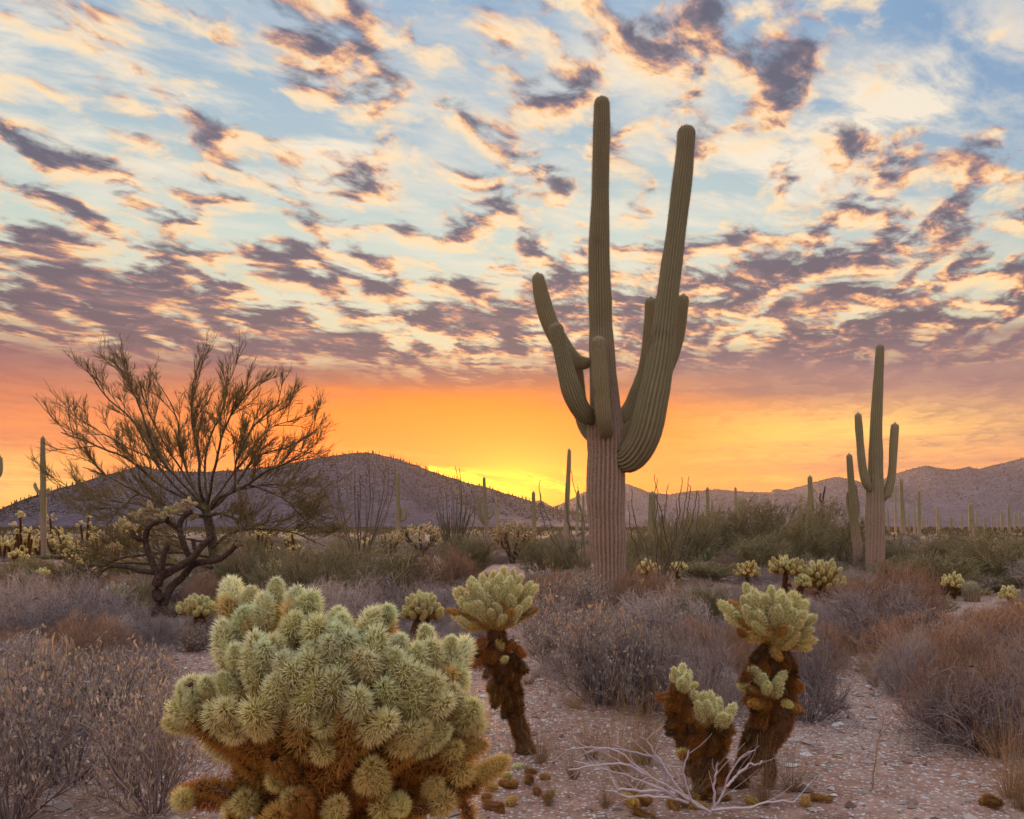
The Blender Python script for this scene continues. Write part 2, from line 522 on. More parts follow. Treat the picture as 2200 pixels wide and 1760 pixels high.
def m_spine():
    m, N = mat_new('cholla_spine')
    oc = obj_info(N, 'Color'); t = N.attr('t'); tone = N.attr('tone')
    base = N.mix(1.0, oc, lin((232, 196, 132)), 'MULTIPLY')
    col = N.mix(N.smooth(t, .0, .5), base, oc)
    col = N.mix(tone * .22, col, N.mix(1.0, oc, (.62, .55, .45), 'MULTIPLY'))
    finish(N, thin(N, col, col, .37))
    return m
def m_core():
    m, N = mat_new('cholla_flesh')
    oc = obj_info(N, 'Color')
    n = N.noise(None, 40., 3, .6)
    tc = N.node('ShaderNodeTexCoord'); 
    n = N.noise(S(N, tc.outputs['Object']), 60., 3, .6)
    col = N.mix(.65, (.20, .24, .09), N.mix(1.0, oc, (.62, .58, .36), 'MULTIPLY'))
    col = N.mix(n * .4, col, (.08, .08, .04))
    finish(N, bsdf(N, col, .8))
    return m
def m_bark(name, c1, c2, scale=18., bump=.02, lich=None):
    m, N = mat_new(name)
    p = geo_pos(N)
    n = N.noise(p, scale, 6, .62, .4); v = N.voronoi(p, scale * 2.4)
    col = N.mix(N.smooth(n, .32, .68), c1, c2)
    if lich:
        col = N.mix(N.smooth(N.noise(p, scale * .4, 4, .6), .56, .7) * .6, col, lich)
    finish(N, bsdf(N, col, .9, n + v * .6, bump, .9))
    return m
def m_twig(name, c1, c2, tip=None, trans=0.):
    m, N = mat_new(name)
    tone = N.attr('tone'); t = N.attr('t'); r = obj_info(N, 'Random')
    col = N.mix(tone, c1, c2)
    if tip:
        col = N.mix(N.smooth(t, .3, 1.) * .8, col, tip)
    col = N.mix(1.0, col, N.mix(r, (.80, .80, .84), (1.18, 1.12, 1.05)), 'MULTIPLY')
    finish(N, thin(N, col, col, trans) if trans else bsdf(N, col, .85))
    return m
def m_leaf(name, stops, trans=.35):
    m, N = mat_new(name)
    tone = N.attr('tone'); r = obj_info(N, 'Random')
    col = N.ramp(tone, [(i / (len(stops) - 1), c) for i, c in enumerate(stops)])
    col = N.mix(1.0, col, N.mix(r, (.82, .85, .85), (1.15, 1.1, 1.05)), 'MULTIPLY')
    finish(N, thin(N, col, col, trans))
    return m

M = {}
M['spine'] = m_spine(); M['core'] = m_core()
M['cholla_bark'] = m_bark('cholla_bark', (.050, .030, .022), (.13, .078, .055), 26., .02)
M['dark_bark'] = m_bark('dark_cholla_bark', (.030, .020, .017), (.11, .066, .050), 34., .018, (.16, .11, .09))
M['tree_bark'] = m_bark('tree_bark', (.045, .036, .026), (.13, .105, .07), 14., .02)
M['tree_twig'] = m_twig('tree_twig', (.109, .089, .043), (.234, .180, .089))
M['grey_twig'] = m_twig('grey_twig', (.17, .138, .145), (.51, .43, .435), (.60, .48, .43))
M['dark_twig'] = m_twig('dark_twig', (.078, .066, .074), (.31, .255, .27), (.41, .33, .31))
M['red_twig'] = m_twig('red_twig', (.19, .115, .09), (.50, .32, .24), (.64, .42, .29), .25)
M['straw'] = m_twig('straw', (.32, .20, .10), (.52, .36, .20), (.58, .42, .25), .35)
M['pale_wood'] = m_twig('pale_wood', (.360, .312, .360), (.552, .492, .540))
M['ocotillo'] = m_twig('ocotillo_cane', (.078, .070, .054), (.180, .156, .108))
M['green_twig'] = m_twig('green_twig', (.15, .125, .065), (.29, .245, .135), (.33, .28, .16))
M['jojoba_leaf'] = m_leaf('grey_leaf', [(.14, .13, .115), (.30, .265, .22), (.42, .35, .29), (.55, .45, .37), (.50, .29, .18)], .3)
M['dry_leaf'] = m_leaf('dry_leaf', [(.270, .203, .152), (.473, .355, .254), (.372, .304, .152), (.608, .439, .270)], .35)
M['green_leaf'] = m_leaf('green_leaf', [(.12, .125, .06), (.19, .185, .09), (.27, .25, .13)], .35)
M['olive_leaf'] = m_leaf('olive_leaf', [(.12, .11, .065), (.19, .17, .10), (.26, .215, .135)], .35)

# ------------------------------------------------------------------ ground
def m_ground():
    m, N = mat_new('desert_soil')
    p = geo_pos(N)
    n1 = N.noise(p, .55, 4, .6); n2 = N.noise(p, 6., 6, .65); n3 = N.noise(p, 60., 4, .7)
    v = N.voronoi(p, 42.)
    vc = N.voronoi(p, 42., out='Color'); v2 = N.voronoi(p, 17.); vc2 = N.voronoi(p, 17., out='Color')
    r, g, b = N.sep(vc); r2, g2, b2 = N.sep(vc2)
    soil = N.mix(N.smooth(n2, .3, .7), (.26, .135, .098), (.45, .27, .205))
    soil = N.mix(N.smooth(n1, .48, .70) * .5, soil, (.50, .38, .34))
    soil = N.mix(n3 * .4, soil, (.14, .09, .078))
    stone = N.mix(g, (.32, .24, .22), (.68, .62, .62))
    soil = N.mix(N.math('GREATER_THAN', r, .66) * N.smooth(v, .55, .42), soil, stone)
    soil = N.mix(N.math('GREATER_THAN', r2, .88) * N.smooth(v2, .42, .34), soil, N.mix(g2, (.28, .22, .2), (.6, .55, .54)))
    h = n3 * .5 + n2 * .8 + N.smooth(v, .6, .2) * .5 + N.math('GREATER_THAN', r2, .80) * N.smooth(v2, .45, .1) * 1.2
    # the far plain is matted with low scrub
    py = N.sep(p)[1]
    far = N.smooth(py, 26., 90.)
    sc = N.noise(p, .9, 5, .7)
    soil = N.mix(far * N.smooth(sc, .36, .58) * .9, soil, (.13, .11, .075))
    finish(N, bsdf(N, soil, .92, h, .02, .9, .15))
    return m
M['ground'] = m_ground()

def make_ground():
    u = np.linspace(-1, 1, 321)
    gx = np.sign(u) * (np.sinh(np.abs(u) * 7.2) / np.sinh(7.2)) * 2550
    vv = np.linspace(0, 1, 300)
    gy = -6 + np.sinh(vv * 7.0) / np.sinh(7.0) * 3100
    gy = np.r_[-880, -300, -80, -30, -14, gy]
    X, Y = np.meshgrid(gx, gy)
    Z = ground_z(X, Y)
    nz = np.clip(1 - np.hypot(X, Y) / 30, 0, 1)
    Z = Z + nz * .006 * (RN.random(X.shape) - .5)
    ny, nx = X.shape
    i = np.arange(ny - 1)[:, None] * nx + np.arange(nx - 1)[None]
    F = np.stack([i, i + 1, i + nx + 1, i + nx], -1).reshape(-1, 4)
    b = MB(); b.add(np.stack([X, Y, Z], -1).reshape(-1, 3), F)
    o = part('ground', b.mesh('ground', [M['ground']]))
    tag(o, 'reddish brown gravelly desert floor', None, None, 'structure')
make_ground()

# ------------------------------------------------------------------ hills
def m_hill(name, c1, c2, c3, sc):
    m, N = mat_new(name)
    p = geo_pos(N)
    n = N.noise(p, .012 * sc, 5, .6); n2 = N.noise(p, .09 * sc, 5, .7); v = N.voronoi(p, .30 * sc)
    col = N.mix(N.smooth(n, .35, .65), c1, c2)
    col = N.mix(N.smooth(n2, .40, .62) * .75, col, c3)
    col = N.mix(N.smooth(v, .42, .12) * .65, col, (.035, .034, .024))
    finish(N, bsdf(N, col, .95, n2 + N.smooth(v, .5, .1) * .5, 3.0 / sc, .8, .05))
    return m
M['hill'] = m_hill('haze_tinted_hill_rock', (.096, .074, .100), (.135, .102, .132), (.055, .046, .064), 1.0)  # purple of the distance haze is put into the rock colour
M['range'] = m_hill('haze_tinted_mountain_rock', (.108, .092, .130), (.152, .128, .172), (.068, .060, .084), .7)  # bluish haze tint painted into the base colours here too

HILL = [(-900, 1128), (-600, 1122), (-300, 1112), (-120, 1112), (0, 1096), (60, 1070), (150, 1045), (200, 1030), (290, 1005), (312, 1002), (345, 1012), (430, 1015),
        (500, 1012), (600, 1000), (680, 985), (740, 976), (790, 974), (850, 985), (900, 1004), (950, 1021), (1000, 1037), (1050, 1050), (1100, 1065),
        (1150, 1080), (1200, 1096), (1300, 1112), (1450, 1126), (1600, 1131)]
RANGE = [(600, 1126), (900, 1112), (1050, 1092), (1130, 1082), (1160, 1075), (1188, 1090), (1215, 1080), (1255, 1058), (1300, 1046), (1335, 1040), (1350, 1041), (1400, 1060), (1440, 1063),
         (1480, 1056), (1540, 1052), (1600, 1057), (1655, 1059), (1662, 1052), (1675, 1052), (1690, 1054), (1720, 1046), (1760, 1034), (1795, 1025), (1830, 1030), (1868, 1043), (1920, 1020), (1960, 1008),
         (1990, 1001), (2012, 1005), (2050, 1011), (2080, 1004), (2105, 1008), (2150, 996), (2200, 985), (2300, 975), (2450, 990), (2700, 1020), (3000, 1060), (3400, 1110)]

def vnoise(x, y, seed=0):
    """smooth value noise, vectorised"""
    xi, yi = np.floor(x).astype(int), np.floor(y).astype(int)
    fx, fy = x - xi, y - yi
    fx, fy = fx * fx * (3 - 2 * fx), fy * fy * (3 - 2 * fy)
    def h(a, b):
        q = np.sin(a * 127.1 + b * 311.7 + seed * 74.7) * 43758.5453
        return q - np.floor(q)
    return (h(xi, yi) * (1 - fx) + h(xi + 1, yi) * fx) * (1 - fy) + (h(xi, yi + 1) * (1 - fx) + h(xi + 1, yi + 1) * fx) * fy

def hill_surface(prof, near, crest, seed):
    pr = np.array(prof, float)
    a = np.arctan((pr[:, 0] - CX) / FPX)
    ta = (HY - pr[:, 1]) / FPX * np.cos(a)
    def f(az, s):
        """az azimuth, s 0 foot .. 1 crest .. 2 foot behind"""
        wob = np.where(s <= 1, s, 2 - s)
        R = near + (crest - near) * s
        zc = np.interp(az, a, ta) * crest
        prof_s = np.clip(wob, 0, 1) ** 1.15
        prof_s = prof_s * prof_s * (3 - 2 * prof_s) * .45 + prof_s * .55
        gul = (vnoise(az * 46 + s * 2.2, s * 2.6, seed) - .5) * .40 + (vnoise(az * 120 + s * 3, s * 6, seed + 3) - .5) * .16
        z = zc * (prof_s + gul * wob * (1 - wob) * 1.7)
        z = z + (vnoise(az * crest / 9, R / 9, seed + 5) - .5) * 1.3 + (vnoise(az * crest / 3.5, R / 3.5, seed + 6) - .5) * .7
        return R * np.sin(az), R * np.cos(az), z + EYE * np.clip(s, 0, 1) - 2.2 * (1 - np.clip(wob * 6, 0, 1))
    return f, a

def make_hill(name, label, prof, near, crest, seed, mat, na, ns):
    f, a = hill_surface(prof, near, crest, seed)
    az = np.linspace(a[0], a[-1], na)
    s = np.r_[np.linspace(0, 1, ns), np.linspace(1.03, 2, ns // 3)]
    A, Sg = np.meshgrid(az, s)
    X, Y, Z = f(A, Sg)
    ny, nx = X.shape
    i = np.arange(ny - 1)[:, None] * nx + np.arange(nx - 1)[None]
    F = np.stack([i, i + 1, i + nx + 1, i + nx], -1).reshape(-1, 4)
    b = MB(); b.add(np.stack([X, Y, Z], -1).reshape(-1, 3), F)
    o = part(name, b.mesh(name, [mat]))
    tag(o, label, None, None, 'structure')
    return f, a

OCT_V = np.array([[1, 0, 0], [-1, 0, 0], [0, 1, 0], [0, -1, 0], [0, 0, 1], [0, 0, -1]], float)
OCT_F = np.array([[0, 2, 4], [2, 1, 4], [1, 3, 4], [3, 0, 4], [2, 0, 5], [1, 2, 5], [3, 1, 5], [0, 3, 5]])

def blobs(b, C, size, mat=0, flat=.75, jit=.35):
    """many small uneven lumps"""
    n = len(C)
    V = OCT_V[None] * (1 + jit * (RN.random((n, 6, 1)) - .5) * 2)
    a = RN.random(n) * 6.28
    ca, sa = np.cos(a)[:, None], np.sin(a)[:, None]
    V = np.stack([V[..., 0] * ca - V[..., 1] * sa, V[..., 0] * sa + V[..., 1] * ca, V[..., 2] * flat], -1)
    V = V * np.asarray(size)[:, None, None] + np.asarray(C)[:, None, :]
    F = (OCT_F[None] + (np.arange(n) * 6)[:, None, None]).reshape(-1, 3)
    b.add(V.reshape(-1, 3), F, mat, None, np.repeat(RN.random(n), 6))

M['scrub'] = m_leaf('hill_scrub', [(.03, .027, .020), (.055, .046, .035), (.085, .068, .05)], .2)

def hill_scrub(name, label, f, a, n, a0, a1, lo, hi):
    az = RN.uniform(a0, a1, n)
    s = np.sqrt(RN.uniform(.12, 1.0, n)); s[: n // 6] = RN.uniform(.96, 1.01, n // 6)
    x, y, z = f(az, s)
    size = RN.uniform(lo, hi, n) * (0.6 + .8 * RN.random(n) ** 3)
    b = MB(); blobs(b, np.stack([x, y, z + size * .3], -1), size)
    # a few columns of cactus among them
    k = n // 40
    az = RN.uniform(a0, a1, k); s = np.sqrt(RN.uniform(.2, 1.0, k)); s[: k // 5] = RN.uniform(.99, 1.0, k // 5)
    x, y, z = f(az, s)
    A = np.stack([x, y, z - .3], -1)
    h = RN.uniform(2.5, 5, k)
    Pts = np.stack([A, A + np.stack([h * 0, h * 0, h * .9], -1), A + np.stack([h * 0, h * 0, h], -1)], 1)
    b.tubes(Pts, np.array([[.42, .40, .12]]), 5)
    tag(part(name, b.mesh(name, [M['scrub']])), label, None, None, 'stuff')

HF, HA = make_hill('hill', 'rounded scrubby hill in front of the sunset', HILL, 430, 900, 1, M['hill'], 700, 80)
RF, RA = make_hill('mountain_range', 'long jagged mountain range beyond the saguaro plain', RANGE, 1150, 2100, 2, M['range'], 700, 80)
hill_scrub('hill_scrub', 'dark low scrub dotting the rounded hill', HF, HA, 24000, -.62, .10, .35, .85)
hill_scrub('mountain_scrub', 'dark low scrub dotting the mountain range', RF, RA, 20000, -.05, .62, .6, 1.5)

# ------------------------------------------------------------------ saguaros
def m_saguaro():
    m, N = mat_new('saguaro_skin')
    tc = N.node('ShaderNodeTexCoord'); p = S(N, tc.outputs['Object'])
    t = N.attr('t')                      # 0 in the groove, 1 on the rib
    age = N.attr('tone')                 # 1 old corky wood near the foot, 0 green
    r = obj_info(N, 'Random')
    n = N.noise(p, 3.5, 5, .65); n2 = N.noise(p, 34., 4, .65)
    green = N.mix(n, (.19, .175, .095), (.29, .26, .15))
    cork = N.mix(N.smooth(n2, .3, .7), (.25, .165, .14), (.46, .32, .265))
    a = N.smooth(age + (n - .5) * .7 + (n2 - .5) * .3, .25, .85)
    col = N.mix(a, green, cork)
    col = N.mix(N.smooth(t, .70, 1.0) * .55, col, N.mix(a, (.36, .32, .22), (.48, .37, .31)))   # felted areoles along the ribs
    col = N.mix(N.smooth(N.noise(p, 1.3, 3, .6), .60, .72) * .5, col, (.10, .068, .05))           # scars
    col = N.mix(1.0, col, N.mix(r, (.82, .85, .84), (1.12, 1.08, 1.05)), 'MULTIPLY')
    h = n2 * .6 + N.noise(N.vmath('MULTIPLY', p, (1., 1., 9.)), 8., 4, .6)
    finish(N, bsdf(N, col, .75, h, .02, .7, .3))
    return m
M['saguaro'] = m_saguaro()
M['saguaro_spine'] = m_twig('saguaro_spine', (.30, .23, .17), (.62, .53, .42), (.46, .37, .29), .4)

def ribbed(path, ribs=18, per=6, depth=.15, step=.06, neck=False, spines=1.0, sp_len=.03, cork=(0., 0.), seed=0, tip=True):
    """path rows x, y, z, radius -> skin mesh builder and spine mesh builder (or None)"""
    rg = np.random.default_rng(seed + 100)
    L = np.linalg.norm(np.diff(path[:, :3], axis=0), axis=1).sum()
    n = max(8, int(L / step))
    q = spline(path, n)
    C, R = q[:, :3], np.maximum(q[:, 3], .01)
    # slight swellings of yearly growth
    s = np.linspace(0, L, n)
    w = np.interp(s, np.arange(0, L + .5, .35), 1 + .035 * rg.normal(size=len(np.arange(0, L + .5, .35))))
    R = R * w
    if tip:
        rt = R[-1] * 1.1
        f = np.clip((s - (L - rt)) / rt, 0, 1)
        R = R * np.sqrt(np.clip(1 - f * f, .0, 1)) + .002
        ext = np.linspace(0, 1, 6)[1:]
    if neck:
        rn = R[min(n - 1, n // 6)]
        f = np.clip(1 - s / (rn * 1.3), 0, 1)
        R = R * (1 - .38 * f ** 2)
    T, U, W = frames(C)
    m = ribs * per
    th = np.arange(m) * 2 * np.pi / m
    ph = np.abs(np.cos(th * ribs / 2.))         # 1 on the rib, 0 in the groove
    prof = 1 - depth * (1 - ph ** .75)
    wander = .06 * np.sin(s * 1.7 + seed)[:, None]
    ang = th[None] + wander
    irr = 1 + .02 * np.sin(th[None] * 3 + s[:, None] * 2.1 + seed) + .012 * rg.normal(size=(n, 1)) * .3
    RR = R[:, None] * prof[None] * irr
    V = C[:, None] + RR[..., None] * (U[:, None] * np.cos(ang)[..., None] + W[:, None] * np.sin(ang)[..., None])
    i = np.arange(n - 1)[:, None] * m; j = np.arange(m)[None]
    F = np.stack([i + j, i + (j + 1) % m, i + m + (j + 1) % m, i + m + j], -1).reshape(-1, 4)
    age = np.interp(s / L, [0, 1], cork) if np.ndim(cork[0]) == 0 else np.interp(s / L, cork[0], cork[1])
    b = MB(); b.add(V.reshape(-1, 3), F, 0, np.broadcast_to(ph[None], (n, m)).reshape(-1), np.broadcast_to(age[:, None], (n, m)).reshape(-1))
    bs = None
    if spines > 0:
        bs = MB()
        ns = int(L / .032 * spines)
        k = rg.integers(0, ribs, size=ns * ribs) if False else np.tile(np.arange(ribs), ns)
        ss = np.repeat(np.linspace(.01, L * .997, ns), ribs) + rg.normal(size=ns * ribs) * .004
        u = np.clip(ss / L, 0, 1) * (n - 1)
        i0 = np.clip(u.astype(int), 0, n - 2); fr = (u - i0)[:, None]
        lerp = lambda A: A[i0] * (1 - fr) + A[i0 + 1] * fr
        c_, u_, w_, t_ = lerp(C), lerp(U), lerp(W), lerp(T)
        rr = (R[i0] * (1 - fr[:, 0]) + R[i0 + 1] * fr[:, 0])
        a = k * 2 * np.pi / ribs + .06 * np.sin(ss * 1.7 + seed)
        nrm = u_ * np.cos(a)[:, None] + w_ * np.sin(a)[:, None]
        tg = np.cross(t_, nrm)
        A = c_ + nrm * (rr * .99)[:, None]
        for q_ in range(5):
            d = nrm * rg.uniform(.35, 1.1, (len(A), 1)) + tg * rg.normal(0, .55, (len(A), 1)) + t_ * rg.normal(0.05, .6, (len(A), 1))
            bs.spikes(A - unit(d) * .002, A + unit(d) * (sp_len * rg.uniform(.5, 1.15, len(A)))[:, None], .0030 * (sp_len / .03), 0, 2)
    return b, bs

def px_path(rows, d, base=None):
    """rows (px, py, radius px[, depth offset]) at distance d -> x, y, z, r relative to base"""
    out = []
    for r in rows:
        dd = d + (r[3] if len(r) > 3 else 0.)
        q = P3(r[0], r[1], dd)
        out.append([*(q - base), r[2] / FPX * dd])
    return np.array(out)

def saguaro(label, d, trunk, arms=(), group=None, name='saguaro', ribs=20, per=6, step=.06, spines=1., sp_len=.03, cork=None, seed=0, arm_ribs=None):
    base = GP(trunk[0][0], d)
    t = thing(name, label, 'cactus', base, group)
    tr = px_path(trunk, d, base)
    tr = np.vstack([[tr[0][0], tr[0][1], -.10, tr[0][3]], tr[1:]]) if tr[0][2] > -.05 else tr
    b, bs = ribbed(tr, ribs, per, .19, step, False, spines, sp_len, cork or ([0, .25, .5, 1], [1., .75, .25, 0.]), seed)
    o = part('trunk', b.mesh('saguaro_trunk', [M['saguaro']]), t)
    if bs: tag(part('spines', bs.mesh('saguaro_spines', [M['saguaro_spine']]), o), kind='stuff')
    for i, a in enumerate(arms):
        ar = px_path(a, d, base)
        b, bs = ribbed(ar, arm_ribs or max(9, ribs - 4), per, .18, step, True, spines, sp_len, (.35, 0.), seed + i + 1)
        o = part('arm', b.mesh('saguaro_arm', [M['saguaro']]), t)
        if bs: tag(part('spines', bs.mesh('saguaro_spines', [M['saguaro_spine']]), o), kind='stuff')
    return t

# the great saguaro, 8.4 m tall
saguaro('towering many-armed saguaro with thick pinkish brown trunk and long upraised arms', 13.2,
    [(1306, 1336, 38), (1306, 1290, 36), (1307, 1230, 37), (1305, 1150, 39), (1302, 1080, 42), (1302, 1010, 42), (1302, 950, 41), (1300, 880, 35), (1295, 800, 29),
     (1291, 700, 24.5), (1289, 620, 23), (1287, 540, 22), (1289, 440, 19), (1291, 340, 17.5), (1293, 260, 16.5), (1293, 207, 15)],
    [[(1318, 978, 24, .02), (1352, 984, 31, -.18), (1384, 938, 35, -.34), (1404, 850, 33, -.40), (1419, 766, 28, -.40), (1434, 639, 23.5, -.38), (1451, 511, 20.5, -.34), (1466, 384, 20, -.3), (1473, 310, 18.5, -.28), (1475, 270, 17, -.26)],
     [(1285, 896, 17, -.02), (1255, 889, 19, -.22), (1229, 842, 20.5, -.34), (1211, 777, 17.5, -.38), (1198, 722, 15, -.38), (1193, 693, 14, -.38)],
     [(1270, 780, 12, 0.), (1240, 778, 15, .05), (1212, 748, 18, .1), (1182, 695, 18, .12), (1164, 639, 16, .12), (1154, 586, 13, .12)],
     [(1304, 940, 14, -.2), (1298, 905, 17, -.42), (1292, 840, 17, -.46), (1288, 770, 16, -.46), (1285, 721, 15, -.45)],
     [(1325, 912, 12, .18), (1362, 862, 16, .34), (1387, 792, 16, .36), (1397, 715, 14.5, .36), (1399, 638, 13.5, .35)],
     [(1320, 940, 12, .22), (1362, 912, 15, .6), (1418, 820, 15, .75), (1453, 735, 14, .75), (1469, 632, 12.5, .72)],
     [(1296, 950, 14, .1), (1262, 925, 15, .3), (1246, 870, 15, .42), (1240, 805, 14, .45), (1236, 765, 13, .45)]],
    ribs=25, per=6, step=.045, spines=1., sp_len=.034, cork=([0, .2, .38, .6, 1], [1., .95, .75, .3, 0.]), seed=3)

saguaro('tall saguaro with two matching upraised arms, standing free behind grey brush', 22.0,
    [(1880, 1250, 19), (1880, 1200, 19.5), (1880, 1120, 19), (1880, 1060, 18), (1881, 1000, 15), (1882, 920, 12.5), (1886, 840, 10.5), (1889, 780, 9), (1891, 739, 8.5)],
    [[(1876, 1052, 8, -.05), (1863, 1042, 9, -.12), (1853, 1005, 8.5, -.14), (1847, 940, 7.5, -.14), (1843, 886, 7, -.14)],
     [(1886, 1068, 8, .02), (1905, 1062, 9, -.05), (1916, 1020, 8.5, -.08), (1920, 950, 8, -.08), (1923, 908, 7.5, -.08)]],
    ribs=16, per=4, step=.07, spines=.7, sp_len=.04, cork=([0, .3, .6, 1], [.9, .6, .2, 0]), seed=11)
saguaro('slender leaning saguaro beside the two-armed one, tiny arm stubs at mid height', 23.5,
    [(1846, 1244, 10.5), (1842, 1180, 10), (1835, 1110, 8.5), (1829, 1040, 7), (1824, 974, 6)],
    [[(1838, 1120, 4, .1), (1842, 1095, 5, .25), (1838, 1060, 4.5, .3), (1836, 1038, 4, .3)],
     [(1842, 1132, 4, 0), (1856, 1128, 5, 0), (1854, 1112, 4.5, 0)],
     [(1828, 1115, 3.5, 0), (1822, 1085, 3.5, .1), (1820, 1058, 3, .1)]],
    ribs=14, per=4, step=.07, spines=.6, sp_len=.04, seed=17)

G_FAR = 'saguaros standing across the far plain'
def lone(label, px, top, rpx, H=None, by=None, lean=0., arms=(), seed=0, group=None):
    """single column: distance from its foot row, or from a height in metres"""
    d = 2640. / (by - HY) if by else (H - EYE) * FPX / (HY - top)
    foot = HY + 2640. / d
    h = foot - top
    rows = [(px - lean, foot, rpx * .9), (px - lean * .75, foot - h * .3, rpx * 1.08), (px - lean * .4, foot - h * .6, rpx), (px - lean * .1, foot - h * .85, rpx * .85), (px, top, rpx * .75)]
    return saguaro(label, d, rows, [[(x, y, r, 0.02 * i) for i, (x, y, r) in enumerate(a)] for a in arms], group, ribs=12, per=3, step=.12, spines=.35 if d < 60 else 0, sp_len=.06, seed=seed)

lone('slim saguaro with two low arms curling like a cup, behind green palo verde brush', 1740, 1021, 6.2, by=1196, lean=-7,
     arms=[[(1744, 1166, 4), (1734, 1164, 4.2), (1727, 1152, 4), (1724, 1139, 3.6)], [(1748, 1166, 4), (1756, 1163, 4.2), (1761, 1152, 4), (1763, 1139, 3.6)]], seed=21)
lone('thick armless saguaro column banded with growth rings, beside a dark ocotillo clump', 1594, 1067, 8.6, by=1199, lean=-6, seed=22)
lone('stout armless saguaro partly hidden by ocotillo canes behind the many-armed giant', 1401, 1055, 8.5, by=1196, lean=0, seed=23)
lone('thin saguaro with short forked arms rising from a pale cholla patch', 1520, 1046, 3.8, by=1180, lean=-2,
     arms=[[(1522, 1120, 2.2), (1530, 1118, 2.4), (1533, 1105, 2.2)], [(1522, 1116, 2.2), (1512, 1112, 2.4), (1510, 1098, 2.2)]], seed=24)
lone('narrow armless saguaro rising out of bushy trees below the range', 1580, 1046, 3.2, H=4.6, lean=-3, seed=25)
lone('leaning bare saguaro spear just beyond the two-armed saguaro', 1936, 1028, 4.2, H=4.8, lean=-7, seed=26)
lone('slim upright saguaro spear with pale green sides on the open plain', 1974, 1052, 3.6, H=4.6, lean=-1, seed=27)
lone('dark blunt armless saguaro leaning a little, alone above cholla', 2085, 1080, 5.2, by=1163, lean=-4, seed=28)
lone('saguaro with two stub arms low on one side, near ocotillo wands', 855, 1012, 4.5, by=1190, lean=-1,
     arms=[[(856, 1118, 3), (868, 1116, 3.4), (873, 1102, 3.2), (874, 1087, 3)], [(856, 1115, 2.6), (862, 1110, 3), (863, 1088, 2.6)]], seed=29)
lone('saguaro with clustered lower arms standing before the bright ridge', 1040, 1024, 4.2, by=1188, lean=-7,
     arms=[[(1046, 1126, 3), (1036, 1120, 3.2), (1032, 1100, 3), (1031, 1067, 2.6)], [(1045, 1130, 2.6), (1032, 1112, 3), (1028, 1090, 2.6), (1027, 1076, 2.4)], [(1046, 1114, 3), (1056, 1108, 3.2), (1060, 1089, 2.8)]], seed=30)
lone('blunt armless saguaro post under the sunset glow', 1146, 1055, 4.4, by=1182, lean=-2, seed=31)
lone('tall bare saguaro pole leaning beside the giant trunk, dark against the sun', 1223, 963, 5.2, by=1200, lean=9, seed=32)
lone('lone saguaro with tiny cupped arms standing past the bare tree', 92, 937, 5.8, by=1196, lean=-2,
     arms=[[(92, 1060, 3.6), (82, 1056, 3.8), (76, 1046, 3.4), (75, 1036, 3)], [(94, 1062, 3.2), (102, 1060, 3.4), (105, 1048, 3)]], seed=33)
lone('many-armed saguaro mostly hidden, one bent arm showing at the hill foot', -22, 905, 7.5, by=1205, lean=0,
     arms=[[(-18, 1030, 5), (-4, 1022, 5.5), (1, 1005, 5), (0, 978, 4.6)]], seed=34)
LBL = 'small distant saguaro column on the plain below the range'
for i, (px, top, r, H, ln) in enumerate([(1066, 1067, 2.4, 4.3, -3), (1242, 1053, 3.2, 4.8, 3), (1253, 1062, 2.6, 4.3, -1), (1924, 1042, 2.2, 5.0, 0), (2014, 1086, 2.8, 4.4, -1), (2153, 1095, 3.2, 4.6, 0),
        (2167, 1082, 3.2, 4.8, -1), (2181, 1100, 2.4, 4.3, 0), (2190, 1097, 2.0, 4.6, -1), (2116, 1107, 2.6, 3.6, -1), (2066, 1103, 2.2, 4.2, -1), (1964, 1088, 2.2, 4.2, -1), (1656, 1080, 2.8, 4.4, 0), (1493, 1105, 2.4, 3.2, 0),
        (1510, 1096, 2.2, 3.6, 0), (1530, 1073, 2.4, 4.6, -1), (1586, 1067, 2.4, 4.4, -2), (1982, 1107, 1.8, 4.0, 0), (2020, 1110, 1.8, 3.6, 0), (1907, 1090, 2.0, 4.0, -2), (2098, 1096, 1.6, 4.6, 0), (2042, 1108, 1.5, 4.4, 0),
        (1546, 1082, 1.8, 4.0, 0), (1952, 1106, 1.7, 4, -1), (2132, 1104, 1.6, 4.2, 0), (1704, 1093, 1.8, 4.4, 0), (1567, 1085, 2., 4.2, 0), (2052, 1111, 1.5, 4.0, 0), (1992, 1110, 1.5, 4.2, 0), (2144, 1110, 1.6, 3.8, 1), (1935, 1085, 1.7, 4.5, 0)]):
    lone(LBL, px, top, r, H=H, lean=ln, seed=40 + i, group=G_FAR)
# young ones
lone('knee-high young saguaro knob by the cholla patch behind the ocotillo', 1446, 1176, 6.2, by=1212, seed=80)
lone('short young saguaro post against dark ocotillo stems', 1582, 1157, 4.2, by=1204, seed=81)

